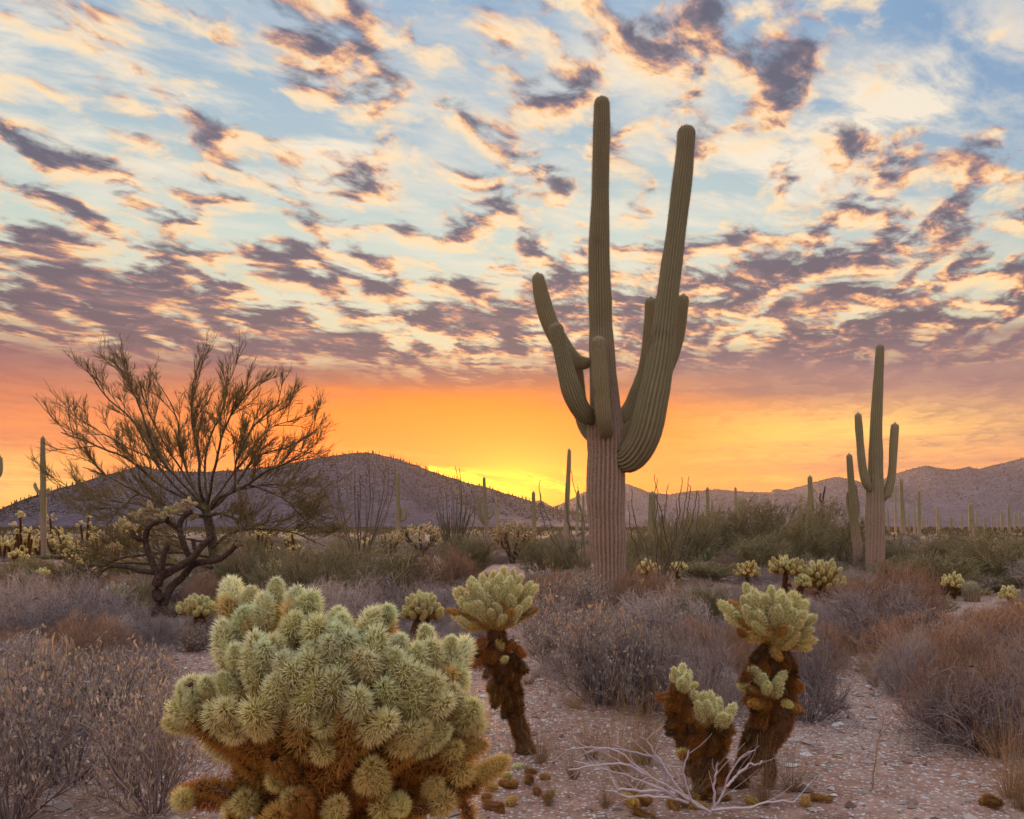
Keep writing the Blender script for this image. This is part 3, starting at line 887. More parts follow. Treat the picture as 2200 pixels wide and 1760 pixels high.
# dead saguaro: bare forked skeleton
def dead_saguaro():
    d = 52.
    base = GP(1769, d)
    t = thing('dead_saguaro', 'dead saguaro skeleton with bare forked prongs above the green brush', 'cactus', base)
    for i, rows in enumerate([[(1769, 1182, 3.2), (1769, 1130, 3.2), (1767, 1090, 2.6), (1769, 1065, 2.2), (1773, 1045, 1.6)],
                 [(1768, 1082, 1.8), (1762, 1074, 2.0), (1763, 1060, 1.4)], [(1769, 1128, 2.4), (1778, 1118, 2.6), (1784, 1095, 2.2), (1787, 1080, 1.4)], [(1784, 1096, 1.6), (1790, 1088, 1.4), (1791, 1078, 1.)],
                 [(1768, 1095, 1.6), (1774, 1085, 1.4)]]):
        b = MB(); q = spline(px_path(rows, d, base), 12)
        b.tubes(q[None, :, :3], q[None, :, 3], 6)
        part('trunk' if i == 0 else 'branch', b.mesh('dead_saguaro', [M['dark_bark']]), t)
dead_saguaro()

# barrel cactus
def barrel():
    d = 16.3
    base = GP(2089, d)
    t = thing('barrel_cactus', 'round grey spiny barrel cactus leaning among cream cholla heads', 'cactus', base)
    R = 19 / FPX * d
    zs = np.linspace(-.05, 1, 14)
    rows = np.array([[-.05 * z, 0, z * R * 2.3, R * (.72 + .6 * z - .35 * z * z)] for z in zs])
    b, bs = ribbed(rows, 20, 4, .16, .03, False, 1.3, .05, (.6, .2), 7)
    o = part('body', b.mesh('barrel_body', [M['saguaro']]), t)
    tag(part('spines', bs.mesh('barrel_spines', [M['saguaro_spine']]), o), kind='stuff')
barrel()

# ------------------------------------------------------------------ chollas
def joint_mesh(name, L, r, n_are, per, sp, w, bend=0., seed=0, sides=3, taper=.12):
    """one cactus joint along +Z from the origin: a fleshy core in a coat of spines"""
    rg = np.random.default_rng(seed + 500)
    b = MB()
    K = 9
    s = np.linspace(0, 1, K)
    prof = np.array([.45, .80, .95, 1.0, 1.0, .97, .88, .66, .08]) * r
    C = np.stack([bend * L * s * s, 0 * s, L * s], -1)
    b.tubes(C[None], prof[None], 8, 0, tone=.5)
    # areoles in a spiral
    i = np.arange(n_are) + .5
    u = (i / n_are) ** .92
    th = i * 2.39996
    R = np.interp(u, s, prof)
    A = np.stack([bend * L * u * u + R * np.cos(th), R * np.sin(th), L * u], -1)
    out = np.stack([np.cos(th), np.sin(th), np.interp(u, [0, .55, .85, 1], [-.05, .25, .8, 1.6])], -1)
    A = np.repeat(A, per, 0); out = np.repeat(unit(out), per, 0)
    d = unit(out + rg.normal(0, .48, (len(A), 3)))
    ln = sp * rg.uniform(.55, 1.12, len(A))
    (b.spindles(A - d * .002, A + d * ln[:, None], w, 1) if sides == 3 else b.spikes(A - d * .002, A + d * ln[:, None], w, 1, sides))
    return b.mesh(name, [M['core'], M['spine']])

J_HI = [joint_mesh('cholla_joint', L, r, int(na * .85), 10, .0245, .00075, bd, k) for k, (L, r, na, bd) in enumerate([(.085, .015, 105, .05), (.11, .0155, 130, .12), (.07, .015, 90, 0.), (.13, .016, 150, -.1), (.095, .0145, 112, .2)])]
J_MID = [joint_mesh('cholla_joint', L, r, int(na * .95), 9, .0215, .0010, bd, 20 + k) for k, (L, r, na, bd) in enumerate([(.085, .0155, 62, .06), (.11, .016, 76, .14), (.075, .015, 54, 0.)])]
J_LOW = [joint_mesh('cholla_joint', L, r, int(na * 1.4), 6, .026, .0034, bd, 40 + k, 2) for k, (L, r, na, bd) in enumerate([(.085, .020, 30, .06), (.11, .020, 36, .12)])]
J_DEAD = [joint_mesh('dead_cholla_joint', L, r, na, 10, .030, .0010, bd, 60 + k) for k, (L, r, na, bd) in enumerate([(.10, .012, 62, .1), (.14, .013, 80, .25)])]

PALE, MINT, GOLD, AMBER, RUST, BROWN = (.99, .96, .62), (.93, 1.0, .76), (.97, .83, .37), (.82, .54, .17), (.56, .25, .065), (.22, .11, .055)
def jit(c, a=.10):
    k = 1 + rnd.uniform(-a, a)
    return tuple(min(1., max(.01, v * k * (1 + rnd.uniform(-a, a) * .35))) for v in c)
def mixc(a, b, f):
    return tuple(x + (y - x) * f for x, y in zip(a, b))

def put_joint(t, A, B, meshes, color, name='joint', base=None, fat=1.0):
    """a joint from A to B (metres, relative to the plant)"""
    A, B = np.asarray(A, float), np.asarray(B, float)
    v = Vector(B - A); L = v.length
    me = meshes[rnd.randrange(len(meshes))]
    L0 = me.vertices[64].co.z if False else me['length']
    q = v.to_track_quat('Z', 'Y')
    q = q @ Matrix.Rotation(rnd.uniform(0, 6.28), 4, 'Z').to_quaternion()
    o = bpy.data.objects.new(name, me)
    link(o, t)
    o.location = A; o.rotation_mode = 'QUATERNION'; o.rotation_quaternion = q
    k = min(1.45, max(.72, (L / L0) ** .5)) * fat
    o.scale = (k, k, L / L0)
    o.color = (*color, 1.)
    return o
for ms in (J_HI, J_MID, J_LOW, J_DEAD):
    for me in ms:
        co = np.empty(len(me.vertices) * 3, np.float32); me.vertices.foreach_get('co', co)
        me['length'] = float(co.reshape(-1, 3)[8 * 8, 2])

def trunk_mesh(name, rows, spines=1.0, sp=.024, w=.0014, seed=0, sides=3, S=9, step=.02):
    """fuzzy brown stem along rows x, y, z, r"""
    rg = np.random.default_rng(seed + 900)
    rows = np.asarray(rows, float)
    L = np.linalg.norm(np.diff(rows[:, :3], axis=0), axis=1).sum()
    n = max(6, int(L / step))
    q = spline(rows, n)
    q[:, 3] *= 1 + .10 * rg.normal(size=n) * .6
    b = MB(); b.tubes(q[None, :, :3], q[None, :, 3], S, 0, tone=.5)
    if spines:
        m = int(L * 5200 * spines * max(.4, q[:, 3].mean() / .03))
        u = rg.random(m) * (n - 1.001); i = u.astype(int); f = (u - i)[:, None]
        T, U, W = frames(q[:, :3])
        c_ = q[i, :3] * (1 - f) + q[i + 1, :3] * f; r_ = q[i, 3]
        a = rg.random(m) * 6.283
        nrm = U[i] * np.cos(a)[:, None] + W[i] * np.sin(a)[:, None]
        d = unit(nrm + rg.normal(0, .5, (m, 3)))
        A = c_ + nrm * (r_ * .97)[:, None]
        b.spikes(A, A + d * (sp * rg.uniform(.4, 1.1, m))[:, None], w, 1, sides)
    return b.mesh(name, [M['cholla_bark'], M['spine']])

def sp_tube(t, name, rows, color, **kw):
    return part(name, trunk_mesh(name, rows, **kw), t, color=color)

# --- the great teddy-bear cholla in front, traced joint by joint
def hero():
    d0 = 1.9
    fx = lambda u: 300 + u / 2.536
    fy = lambda v: 1180 + v / 2.536
    base = GP(fx(980), d0)
    t = thing('teddy_bear_cholla', 'big glowing cream teddy bear cholla crowded with spiny joints, golden brown below', 'cactus', base)
    def pos(u, v, dd):
        return P3(fx(u), fy(v), d0 + dd) - base
    def dome(u, v):
        k = 1 - ((u - 985) / 960) ** 2 - ((v - 1010) / 900) ** 2
        return -.30 * math.sqrt(max(0., k)) * (1. if v < 850 else max(.62, 1 - (v - 850) / 1100))
    tips = [(510, 160, 500, 320), (600, 215, 590, 340), (690, 255, 660, 430), (745, 185, 740, 290), (855, 215, 840, 370), (940, 255, 900, 390), (1070, 325, 1060, 440), (1110, 395, 1090, 470),
            (555, 365, 560, 490), (830, 365, 800, 510), (760, 470, 750, 570), (970, 415, 960, 510), (1050, 435, 1040, 520), (425, 425, 490, 650), (590, 480, 645, 760), (695, 555, 690, 660),
            (810, 565, 810, 670), (920, 525, 920, 650), (1060, 505, 1050, 600), (935, 605, 930, 700), (1095, 595, 1040, 730), (835, 655, 850, 760), (915, 700, 880, 930), (1075, 700, 1030, 840),
            (1285, 335, 1200, 510), (1365, 300, 1330, 420), (1300, 465, 1225, 710), (1170, 555, 1150, 660), (1395, 555, 1360, 710), (1410, 475, 1390, 560), (1520, 550, 1500, 690), (1580, 435, 1560, 550),
            (1600, 525, 1590, 620), (1690, 475, 1660, 610), (1752, 480, 1690, 710), (1530, 670, 1500, 770), (1380, 725, 1380, 870), (1500, 760, 1480, 900), (1770, 675, 1710, 800), (1620, 715, 1580, 810),
            (1640, 785, 1555, 900), (1740, 745, 1690, 850), (460, 685, 505, 840), (370, 695, 410, 800), (215, 735, 280, 860), (290, 765, 325, 890), (175, 860, 330, 920), (145, 970, 310, 960), (270, 715, 320, 800),
            (510, 830, 525, 930), (500, 975, 540, 1030), (640, 1000, 720, 950), (1010, 970, 1010, 890), (1000, 1115, 1000, 1060), (1420, 1080, 1340, 1010), (780, 1275, 735, 1140), (200, 1390, 320, 1290),
            (500, 1410, 560, 1350), (570, 1400, 600, 1330), (1665, 995, 1480, 1100), (1870, 1045, 1715, 1135), (1850, 935, 1740, 1000), (1770, 865, 1765, 970), (1825, 880, 1780, 960), (1690, 1105, 1650, 1210),
            (1760, 1195, 1700, 1270), (1815, 1215, 1740, 1270), (1990, 1145, 1790, 1285), (1600, 1280, 1560, 1390), (1665, 1370, 1580, 1400), (1330, 1410, 1300, 1330), (1425, 1400, 1380, 1320), (1290, 1150, 1300, 1310),
            (1480, 1000, 1400, 1080), (1330, 880, 1240, 1010), (1230, 760, 1160, 900), (730, 740, 760, 860), (620, 880, 680, 960), (1170, 470, 1120, 570), (640, 330, 640, 430), (520, 560, 560, 680),
            (1280, 600, 1230, 720), (1560, 980, 1470, 1060), (420, 880, 470, 950), (890, 290, 860, 400), (1450, 640, 1430, 760), (1250, 1240, 1230, 1350), (860, 1330, 880, 1440), (1060, 1420, 1040, 1500)]
    inner = []
    for (u, v, bu, bv) in tips:
        dd = dome(u, v) + rnd.uniform(-.015, .015)
        facing = math.hypot(u - bu, v - bv) < (175 if v > 1240 else 150)
        db = dome(bu, bv) * .82 + (.05 if facing else .015)
        A, B = pos(bu, bv, db), pos(u, v, dd)
        if facing and v > 900:
            A = pos(u + (bu - u) * .4, v + (bv - v) * .4, dd + .075)
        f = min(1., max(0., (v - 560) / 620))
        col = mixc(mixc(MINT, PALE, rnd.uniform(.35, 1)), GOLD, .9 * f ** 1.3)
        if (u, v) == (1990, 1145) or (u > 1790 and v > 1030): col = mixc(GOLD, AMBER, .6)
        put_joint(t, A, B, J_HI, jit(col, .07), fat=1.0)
        inner.append((A, v, u, bv, bu, db))
    heart = pos(985, 1330, .0)
    # older joints that carry them, down to the golden heart of the plant
    for (A, v, u, bv, bu, db) in inner:
        H = heart + np.array([rnd.gauss(0, .05), rnd.gauss(0, .05), rnd.uniform(-.03, .09)])
        p = A; vec = H - A; L = np.linalg.norm(vec)
        k = 0
        while L > .10 and k < 4:
            st = min(.115, L)
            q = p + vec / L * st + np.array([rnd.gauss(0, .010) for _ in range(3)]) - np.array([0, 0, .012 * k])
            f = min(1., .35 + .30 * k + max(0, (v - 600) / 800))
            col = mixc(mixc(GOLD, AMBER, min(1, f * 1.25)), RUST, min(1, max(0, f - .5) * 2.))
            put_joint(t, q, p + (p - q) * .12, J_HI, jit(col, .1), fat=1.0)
            p = q; vec = H - p; L = np.linalg.norm(vec); k += 1
    # the far side of the crown
    for i in range(52):
        a = rnd.uniform(0.05, math.pi - .05); e = rnd.uniform(.15, 1.25)
        dr = np.array([math.cos(a) * math.cos(e), math.sin(a) * math.cos(e), math.sin(e)])
        B = heart + dr * np.array([.34, .30, .36]) * rnd.uniform(.85, 1.) + np.array([0, .02, .02])
        A = heart + (B - heart) * .68
        put_joint(t, A, B, J_HI, jit(mixc(PALE, GOLD, rnd.random() * .6), .08))
        put_joint(t, heart + (B - heart) * .40, A, J_HI, jit(mixc(GOLD, AMBER, rnd.random()), .1), fat=1.1)
    # rusty skirts below
    for i in range(70):
        a = rnd.uniform(0, 6.28)
        R = rnd.uniform(.06, .20)
        A = heart + np.array([math.cos(a) * R, math.sin(a) * R * .8, rnd.uniform(-.42, .02)])
        B = A + np.array([math.cos(a) * .07, math.sin(a) * .07, rnd.uniform(-.06, .05)])
        put_joint(t, A, B, J_DEAD if i % 3 else J_HI, jit(mixc(AMBER, RUST, rnd.random()), .12), fat=1.25)
    # thick orange limbs in view
    for rows in ([(300, 930, 36, -.05), (430, 1040, 44, -.06), (600, 1170, 50, -.08), (800, 1330, 56, -.04), (930, 1480, 60, 0)],
                 [(1790, 1290, 34, -.05), (1600, 1400, 44, -.08), (1350, 1460, 50, -.05), (1100, 1560, 55, 0)],
                 [(1480, 1100, 40, -.16), (1330, 1200, 48, -.14), (1150, 1350, 58, -.06), (1020, 1500, 62, 0)],
                 [(320, 1290, 40, -.08), (480, 1330, 50, -.09), (700, 1450, 55, -.05), (900, 1600, 60, 0)],
                 [(735, 1130, 42, -.2), (830, 1260, 50, -.14), (940, 1450, 60, -.03)],
                 [(1740, 1350, 34, -.02), (1790, 1440, 36, -.03), (1800, 1540, 30, -.02)]):
        rr = [[*pos(u, v, dd), r / 2.536 / FPX * d0 * .62] for (u, v, r, dd) in rows]
        sp_tube(t, 'branch', rr, jit(mixc(AMBER, RUST, .45), .1), spines=2.6, sp=.028, w=.0009, seed=int(rows[0][0]))
    hz = heart[2]
    sp_tube(t, 'trunk', [(heart[0], heart[1], hz + .02, .06), (heart[0] + .01, 0, hz * .6, .062), (heart[0] - .01, 0, hz * .25, .055), (heart[0], 0, -.06, .06)], jit(RUST), spines=2., sp=.026, w=.001, seed=5)
    # two black dried fruit scars
    for (u, v) in ((1010, 962), (272, 742)):
        b = MB(); c = pos(u, v, dome(u, v) - .026)
        blobs(b, np.array([c, c + .003]), np.array([.006, .005]))
        part('dry_fruit', b.mesh('dry_fruit', [M['dark_bark']]), t)
hero()

def traced(label, d, org, sc, heads, stems, hang=(), mesh=J_MID, depth=.16, centre=None, pale=PALE, low=GOLD, span=260., jr=1.0):
    """a cholla traced from the photograph: heads = list of (tips, centre, span)"""
    fx = lambda u: org[0] + u / sc
    fy = lambda v: org[1] + v / sc
    base = GP(fx(stems[0][0][-1][0]), d)
    t = thing('teddy_bear_cholla', label, 'cactus', base)
    pos = lambda u, v, dd: P3(fx(u), fy(v), d + dd) - base
    mpu = d / FPX / sc
    for (tips, c, sp) in heads:
        cu, cv = c
        hp = pos(cu, cv, 0)
        for tip in tips:
            u, v = tip[:2]
            k = 1 - ((u - cu) / (sp * 1.15)) ** 2 - ((v - cv) / (sp * 1.15)) ** 2
            dd = -depth * math.sqrt(max(0, k)) * (1 if rnd.random() < .8 else -.6)
            B = pos(u, v, dd)
            v_ = hp - B; L = np.linalg.norm(v_)
            st = min(.095, max(.05, L * .8))
            A = B + v_ / max(L, 1e-3) * st + np.array([rnd.gauss(0, .014), rnd.gauss(0, .014), -.02 + rnd.gauss(0, .012)])
            f = min(1., max(0., (v - (cv - sp * .55)) / (sp * .9)))
            col = mixc(pale, low, f)
            if len(tip) > 2: col = {'o': mixc(AMBER, RUST, .4), 'p': PALE, 'b': mixc(RUST, BROWN, .3)}[tip[2]]
            put_joint(t, A, B, mesh, jit(col, .08), fat=jr)
            p = A; k = 0
            while L - st > .05 and k < 4:
                vec = hp - p; l2 = np.linalg.norm(vec)
                if l2 < .05: break
                s2 = min(.10, l2)
                q = p + vec / l2 * s2 + np.array([rnd.gauss(0, .008) for _ in range(3)])
                col = mixc(mixc(low, AMBER, min(1., .35 + .35 * k)), RUST, min(1, .15 + .3 * k))
                put_joint(t, q, p + (p - q) * .1, mesh, jit(col, .1), fat=jr * 1.1)
                p = q; L -= s2; k += 1
        # back of the head
        for i in range(max(4, len(tips) // 2)):
            a = rnd.uniform(.2, 2.9); e = rnd.uniform(.2, 1.2)
            B = hp + np.array([math.cos(a) * math.cos(e), math.sin(a) * math.cos(e), math.sin(e) * .95]) * sp * mpu * .95
            A = hp + (B - hp) * .6
            put_joint(t, A, B, mesh, jit(mixc(pale, low, .4), .08), fat=jr)
    for (rows, col, spn) in stems:
        rr = [[*pos(r[0], r[1], r[3] if len(r) > 3 else 0), r[2] * mpu] for r in rows]
        sp_tube(t, 'trunk' if rows is stems[0][0] else 'stem', rr, jit(col), spines=spn, sp=.024, w=.0013, seed=int(rows[0][0]))
    for h in hang:
        (u, v, bu, bv, c) = h
        put_joint(t, pos(bu, bv, -.04), pos(u, v, -.07), J_DEAD, jit({'o': RUST, 'b': mixc(RUST, BROWN, .6), 'd': mixc(BROWN, (.1, .05, .03), .4), 'p': GOLD}[c], .12), name='hanging_joint', fat=1.25)
    return t

# --- cholla standing in the clearing, one leaning stem
def hang_ring(path, n, r0, r1, cols='obbd', sd=3):
    out = []; q = spline([(p[0], p[1], p[2]) for p in path], 60); rg = random.Random(sd)
    for i in range(n):
        k = rg.randrange(60); c = q[k]; s = rg.choice((-1, 1)); w = c[2] * rg.uniform(.2, 1.0)
        out.append((c[0] + s * w * 1.25, c[1] + rg.uniform(10, 80), c[0] + s * w * .7, c[1] - rg.uniform(10, 50), rg.choice(cols)))
    return out
_p2 = [(500, 560, 110), (530, 680, 115), (545, 800, 105), (560, 920, 85), (600, 1020, 60)]
traced('leaning teddy bear cholla with cream crown and shaggy rust brown trunk beside the biggest cholla', 5.4, (900, 1180), 2.973,
    [([(345, 180), (405, 165), (470, 140), (540, 120), (615, 135), (650, 160), (270, 240), (290, 290), (232, 265), (360, 225), (430, 220), (490, 185), (500, 245), (545, 280), (598, 250), (590, 305), (350, 350), (640, 370),
       (545, 425), (722, 215), (750, 238), (705, 315), (752, 385, 'o'), (190, 385, 'o'), (250, 440), (330, 425), (665, 330), (430, 300), (390, 260), (610, 205), (320, 215), (570, 175), (520, 165), (460, 200), (300, 350),
       (680, 270), (450, 380), (500, 350), (590, 400, 'o'), (400, 430), (380, 330), (640, 230), (560, 215), (270, 320)], (490, 500), 320)],
    [([(490, 500, 52), (505, 600, 60), (530, 750, 62), (560, 900, 58), (610, 1050, 52), (655, 1180, 52), (690, 1330, 58)], mixc(RUST, BROWN, .55), 1.4)],
    [(350, 650, 430, 570, 'o'), (350, 750, 460, 690, 'o'), (645, 860, 620, 740, 'b'), (520, 585, 525, 640, 'p'), (590, 590, 570, 650, 'o'), (535, 680, 540, 730, 'p'), (660, 690, 620, 620, 'o'), (640, 760, 610, 660, 'b'),
     (450, 880, 470, 960, 'p'), (470, 1010, 500, 920, 'd'), (370, 690, 390, 640, 'd'), (540, 1080, 560, 1000, 'd')] + hang_ring(_p2, 34, 0, 0))
# --- twin-headed cholla on the right of the clearing
_p3 = [(790, 560, 110), (780, 700, 120), (790, 830, 130), (760, 960, 110), (700, 1080, 80)]
_heads3 = [([(630, 195), (680, 230), (765, 205), (640, 320), (722, 285), (505, 295), (555, 290, 'o'), (610, 265), (832, 255), (872, 295), (935, 285), (912, 330), (882, 345), (790, 335), (765, 395), (680, 415),
       (940, 400), (1015, 365), (1000, 425), (1015, 495), (990, 540), (842, 258), (745, 255), (820, 305), (590, 445, 'b'), (830, 600, 'o'), (870, 380), (960, 350), (700, 345), (660, 260), (900, 440), (850, 430, 'o'), (560, 330), (935, 470), (740, 460, 'o')], (790, 480), 300),
      ([(672, 645), (850, 675), (760, 735), (893, 785), (885, 840), (722, 685), (785, 950, 'o'), (670, 845, 'o'), (690, 650), (820, 710), (660, 760, 'b'), (930, 880, 'o')], (780, 800), 190)]
traced('two-tiered cholla with yellow crown on forked dark shaggy legs in the clearing', 4.6, (1350, 1180), 2.536, _heads3,
    [([(790, 470, 50), (785, 600, 52), (780, 720, 60), (760, 830, 62), (705, 960, 55), (665, 1080, 48), (625, 1200, 46), (570, 1330, 52)], mixc(RUST, BROWN, .5), 1.3),
     ([(800, 760, 46, -.02), (850, 880, 50, -.04), (815, 1000, 46, -.04), (745, 1100, 40, -.02), (650, 1210, 34, 0.)], mixc(RUST, BROWN, .6), 1.2),
     ([(745, 1100, 34, -.02), (775, 1190, 30, -.05), (760, 1290, 24, -.05)], BROWN, 1.0)],
    hang_ring(_p3, 48, 0, 0, 'oobd', 5))
_pa = [(285, 770, 50), (275, 900, 55), (290, 1040, 50)]
_pb = [(440, 960, 85), (440, 1080, 95), (430, 1200, 95), (420, 1290, 75)]
traced('low double-stemmed cholla with small yellow heads and dark brown shaggy stems', 4.45, (1350, 1180), 2.536,
    [([(282, 635), (335, 660), (295, 715), (262, 650), (310, 690)], (290, 770), 110),
     ([(362, 780), (410, 790), (432, 820), (470, 845), (485, 815), (582, 855), (552, 900), (390, 830), (450, 790), (520, 900)], (450, 960), 160)],
    [([(450, 930, 52), (440, 1050, 58), (430, 1200, 56), (415, 1330, 60)], mixc(RUST, BROWN, .55), 1.3),
     ([(290, 740, 34), (270, 900, 40), (290, 1020, 40), (330, 1130, 36), (390, 1250, 36)], mixc(RUST, BROWN, .5), 1.3)],
    hang_ring(_pa, 22, 0, 0, 'obd', 7) + hang_ring(_pb, 32, 0, 0, 'obbd', 8) + [(180, 840, 260, 790, 'o'), (285, 1100, 340, 1120, 'p'), (555, 1040, 500, 960, 'o'), (350, 930, 400, 990, 'o'), (270, 1120, 330, 1130, 'o'), (560, 1010, 520, 930, 'o')])

# --- smaller chollas by rule: a head of joints on a shaggy stem
KEEP = []
def small_cholla(label, px, top, wpx, d, mesh=J_LOW, n=30, group=None, stem_d=None, flat=1., tint=0., heads=1, lean=0.):
    KEEP.append((px, top, wpx, d))
    base = GP(px, d)
    t = thing('teddy_bear_cholla', label, 'cactus', base, group)
    W = wpx / FPX * d
    ztop = (P3(px, top, d) - base)[2]
    js = .10 if W > .45 else .085
    for h in range(heads):
        R = W / 2 / (1 if heads == 1 else 1.35)
        ox = 0 if heads == 1 else (h - (heads - 1) / 2) * W / heads * 1.05
        hc = np.array([ox + lean, rnd.uniform(-.05, .05), max(.06, ztop - R * .95 * flat - rnd.uniform(0, .05) * heads)])
        for i in range(n):
            a = i * 2.4 + rnd.uniform(-.2, .2); e = math.asin(min(1, max(-1, -.15 + 1.15 * (i + .5) / n)))
            dr = np.array([math.cos(a) * math.cos(e), math.sin(a) * math.cos(e), math.sin(e) * flat])
            B = hc + dr * R * rnd.uniform(.74, 1.06)
            up = np.array([rnd.gauss(0, .3), rnd.gauss(0, .3), .55])
            A = B - unit(dr + up) * min(js, R * .75)
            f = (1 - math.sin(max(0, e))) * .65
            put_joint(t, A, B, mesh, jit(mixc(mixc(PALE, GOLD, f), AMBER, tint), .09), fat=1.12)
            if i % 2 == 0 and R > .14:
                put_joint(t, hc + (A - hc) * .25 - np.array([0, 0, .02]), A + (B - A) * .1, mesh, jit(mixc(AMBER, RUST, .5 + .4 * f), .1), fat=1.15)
        q = hc + np.array([0, 0, .03])
        foot = np.array([ox * .4, 0, -.05])
        mid = (q + foot) / 2 + np.array([rnd.gauss(0, .04), 0, 0])
        sp_tube(t, 'trunk' if h == 0 else 'stem', [(*q, .035), (*mid, .045), (*foot, .045)], jit(mixc(RUST, BROWN, .5)), spines=.5, sp=.025, w=.003, sides=2, seed=int(px), S=6, step=.04)
        for i in range(max(0, int((q[2] - .1) / .07))):
            z = rnd.uniform(.25, .95); c = foot + (q - foot) * z; a = rnd.uniform(0, 6.28)
            A = c + np.array([math.cos(a), math.sin(a), 0]) * .03
            put_joint(t, A, A + np.array([math.cos(a) * .05, math.sin(a) * .05, rnd.uniform(-.09, -.02)]), J_DEAD, jit(mixc(RUST, BROWN, rnd.random()), .1), name='hanging_joint', fat=1.15)
    return t

small_cholla('cream cholla tuft peeping over the crown of the biggest cholla', 588, 1198, 66, 15., J_LOW, 30)
small_cholla('broad cholla head half hidden behind the biggest cholla', 905, 1262, 100, 9.6, J_MID, 44)
small_cholla('cholla with knobbly yellow head beside the fallen dark cactus limb', 428, 1268, 88, 9.8, J_MID, 34, flat=.8)
small_cholla('small fan-shaped cholla head leaning under the bare tree', 243, 1250, 60, 14.5, J_LOW, 26, flat=.9, lean=.05)
small_cholla('cholla with a wide cream crown on a tall brown stem', 1690, 1188, 86, 13.2, J_MID, 38, flat=.75)
small_cholla('rounded cholla with stacked cream heads joined to its wide neighbour', 1768, 1196, 92, 12.9, J_MID, 44, flat=1.15)
small_cholla('short-stemmed cholla sprig in front of a stacked pair', 1722, 1228, 40, 12.4, J_MID, 14)
small_cholla('compact cholla head on an amber stem by the dark ocotillo', 1605, 1202, 58, 20., J_LOW, 30, tint=.15)
small_cholla('forked cholla with upstretched cream joints next to the giant trunk', 1393, 1198, 60, 19., J_LOW, 26, flat=.9)
small_cholla('dim cholla clump pressed against the giant saguaro foot', 1362, 1236, 52, 18., J_LOW, 20, flat=.8, tint=.2)
small_cholla('neat cholla dome in dry grass beyond the ocotillo', 1457, 1202, 44, 21., J_LOW, 26, flat=.7)
small_cholla('cholla dome on a brown stem beside the barrel cactus', 2047, 1228, 50, 16.8, J_LOW, 30)
small_cholla('low spreading cholla behind the barrel cactus', 2098, 1252, 62, 17.6, J_LOW, 28, flat=.6)
small_cholla('narrow upright cholla at the edge of green brush', 2168, 1252, 42, 15.6, J_LOW, 26, flat=1.2)
small_cholla('pale cholla tuft in dry grass beyond the leaning cholla', 1188, 1194, 42, 26., J_LOW, 26, flat=.7)
small_cholla('stubby half-dead cholla with one pale tip by the grey brush', 90, 1214, 26, 13.5, J_LOW, 9)
small_cholla('cholla sprig low in the dry grass by the clearing edge', 2190, 1296, 24, 14., J_LOW, 10)
def bushy_cholla(label, px, top, wpx, by, group, n=34):
    """far cholla: several pale heads crowded on dark stems"""
    d = 2640. / (by - HY)
    KEEP.append((px, top, wpx, d))
    base = GP(px, d)
    t = thing('teddy_bear_cholla', label, 'cactus', base, group)
    W = wpx / FPX * d; H = max(.35, (P3(px, top, d) - base)[2])
    k = rnd.randint(3, 5)
    for h in range(k):
        c = np.array([rnd.uniform(-.32, .32) * W, rnd.uniform(-.3, .3) * W, H * (1. if h == 0 else rnd.uniform(.35, .85))])
        R = W * rnd.uniform(.2, .32)
        c[2] -= R * .8
        sp_tube(t, 'trunk' if h == 0 else 'stem', [(*c, .04), (c[0] * .6, c[1] * .6, c[2] * .5, .06), (0, 0, -.05, .06)], jit(mixc(RUST, BROWN, .6)), spines=.5, sp=.04, w=.005, sides=2, seed=int(px) + h, S=5, step=.08)
        for i in range(n // k + 3):
            a = rnd.uniform(0, 6.28); e = math.asin(rnd.uniform(-.35, 1))
            dr = np.array([math.cos(a) * math.cos(e), math.sin(a) * math.cos(e), math.sin(e) * .85])
            B = c + dr * R * rnd.uniform(.8, 1.1)
            A = B - unit(dr + np.array([rnd.gauss(0, .4), rnd.gauss(0, .4), .5])) * .13
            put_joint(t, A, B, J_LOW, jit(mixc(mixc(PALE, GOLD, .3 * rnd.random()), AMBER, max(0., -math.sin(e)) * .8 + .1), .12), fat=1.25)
    return t
GL = 'chollas massed below the hill'
for i, (px, top, w, by) in enumerate([(46, 1098, 24, 1200), (30, 1120, 46, 1196), (58, 1132, 44, 1200), (85, 1122, 40, 1192), (118, 1102, 34, 1192), (145, 1130, 38, 1200), (182, 1104, 22, 1190), (205, 1132, 40, 1196), (235, 1122, 40, 1192),
        (262, 1108, 30, 1190), (270, 1130, 46, 1196), (165, 1158, 46, 1206), (35, 1180, 28, 1210), (185, 1182, 40, 1212), (250, 1160, 24, 1204), (6, 1150, 22, 1205), (300, 1122, 30, 1190), (130, 1142, 36, 1198), (220, 1146, 30, 1202)]):
    bushy_cholla('pale cream cholla in the crowd below the rounded hill', px, top, w * 1.5, by, GL)
GR = 'scattered chollas on the far plain'
for i, (px, top, w, by) in enumerate([(1925, 1142, 24, 1180), (2115, 1148, 36, 1176), (2140, 1150, 26, 1176), (2108, 1146, 20, 1172), (1540, 1118, 18, 1170), (1565, 1116, 20, 1170), (1610, 1122, 16, 1168), (1630, 1120, 18, 1170), (1505, 1132, 18, 1176), (1520, 1140, 16, 1180),
        (1680, 1148, 22, 1184), (1860, 1150, 20, 1184), (2105, 1192, 20, 1222), (1485, 1186, 22, 1214), (790, 1150, 26, 1196), (640, 1140, 34, 1194), (620, 1134, 30, 1190), (560, 1128, 34, 1190), (590, 1150, 30, 1200), (2025, 1150, 16, 1176), (1990, 1152, 16, 1180)]):
    bushy_cholla('small pale cholla dotting the scrub of the plain', px, top, w * 1.3, by, GR, 22)

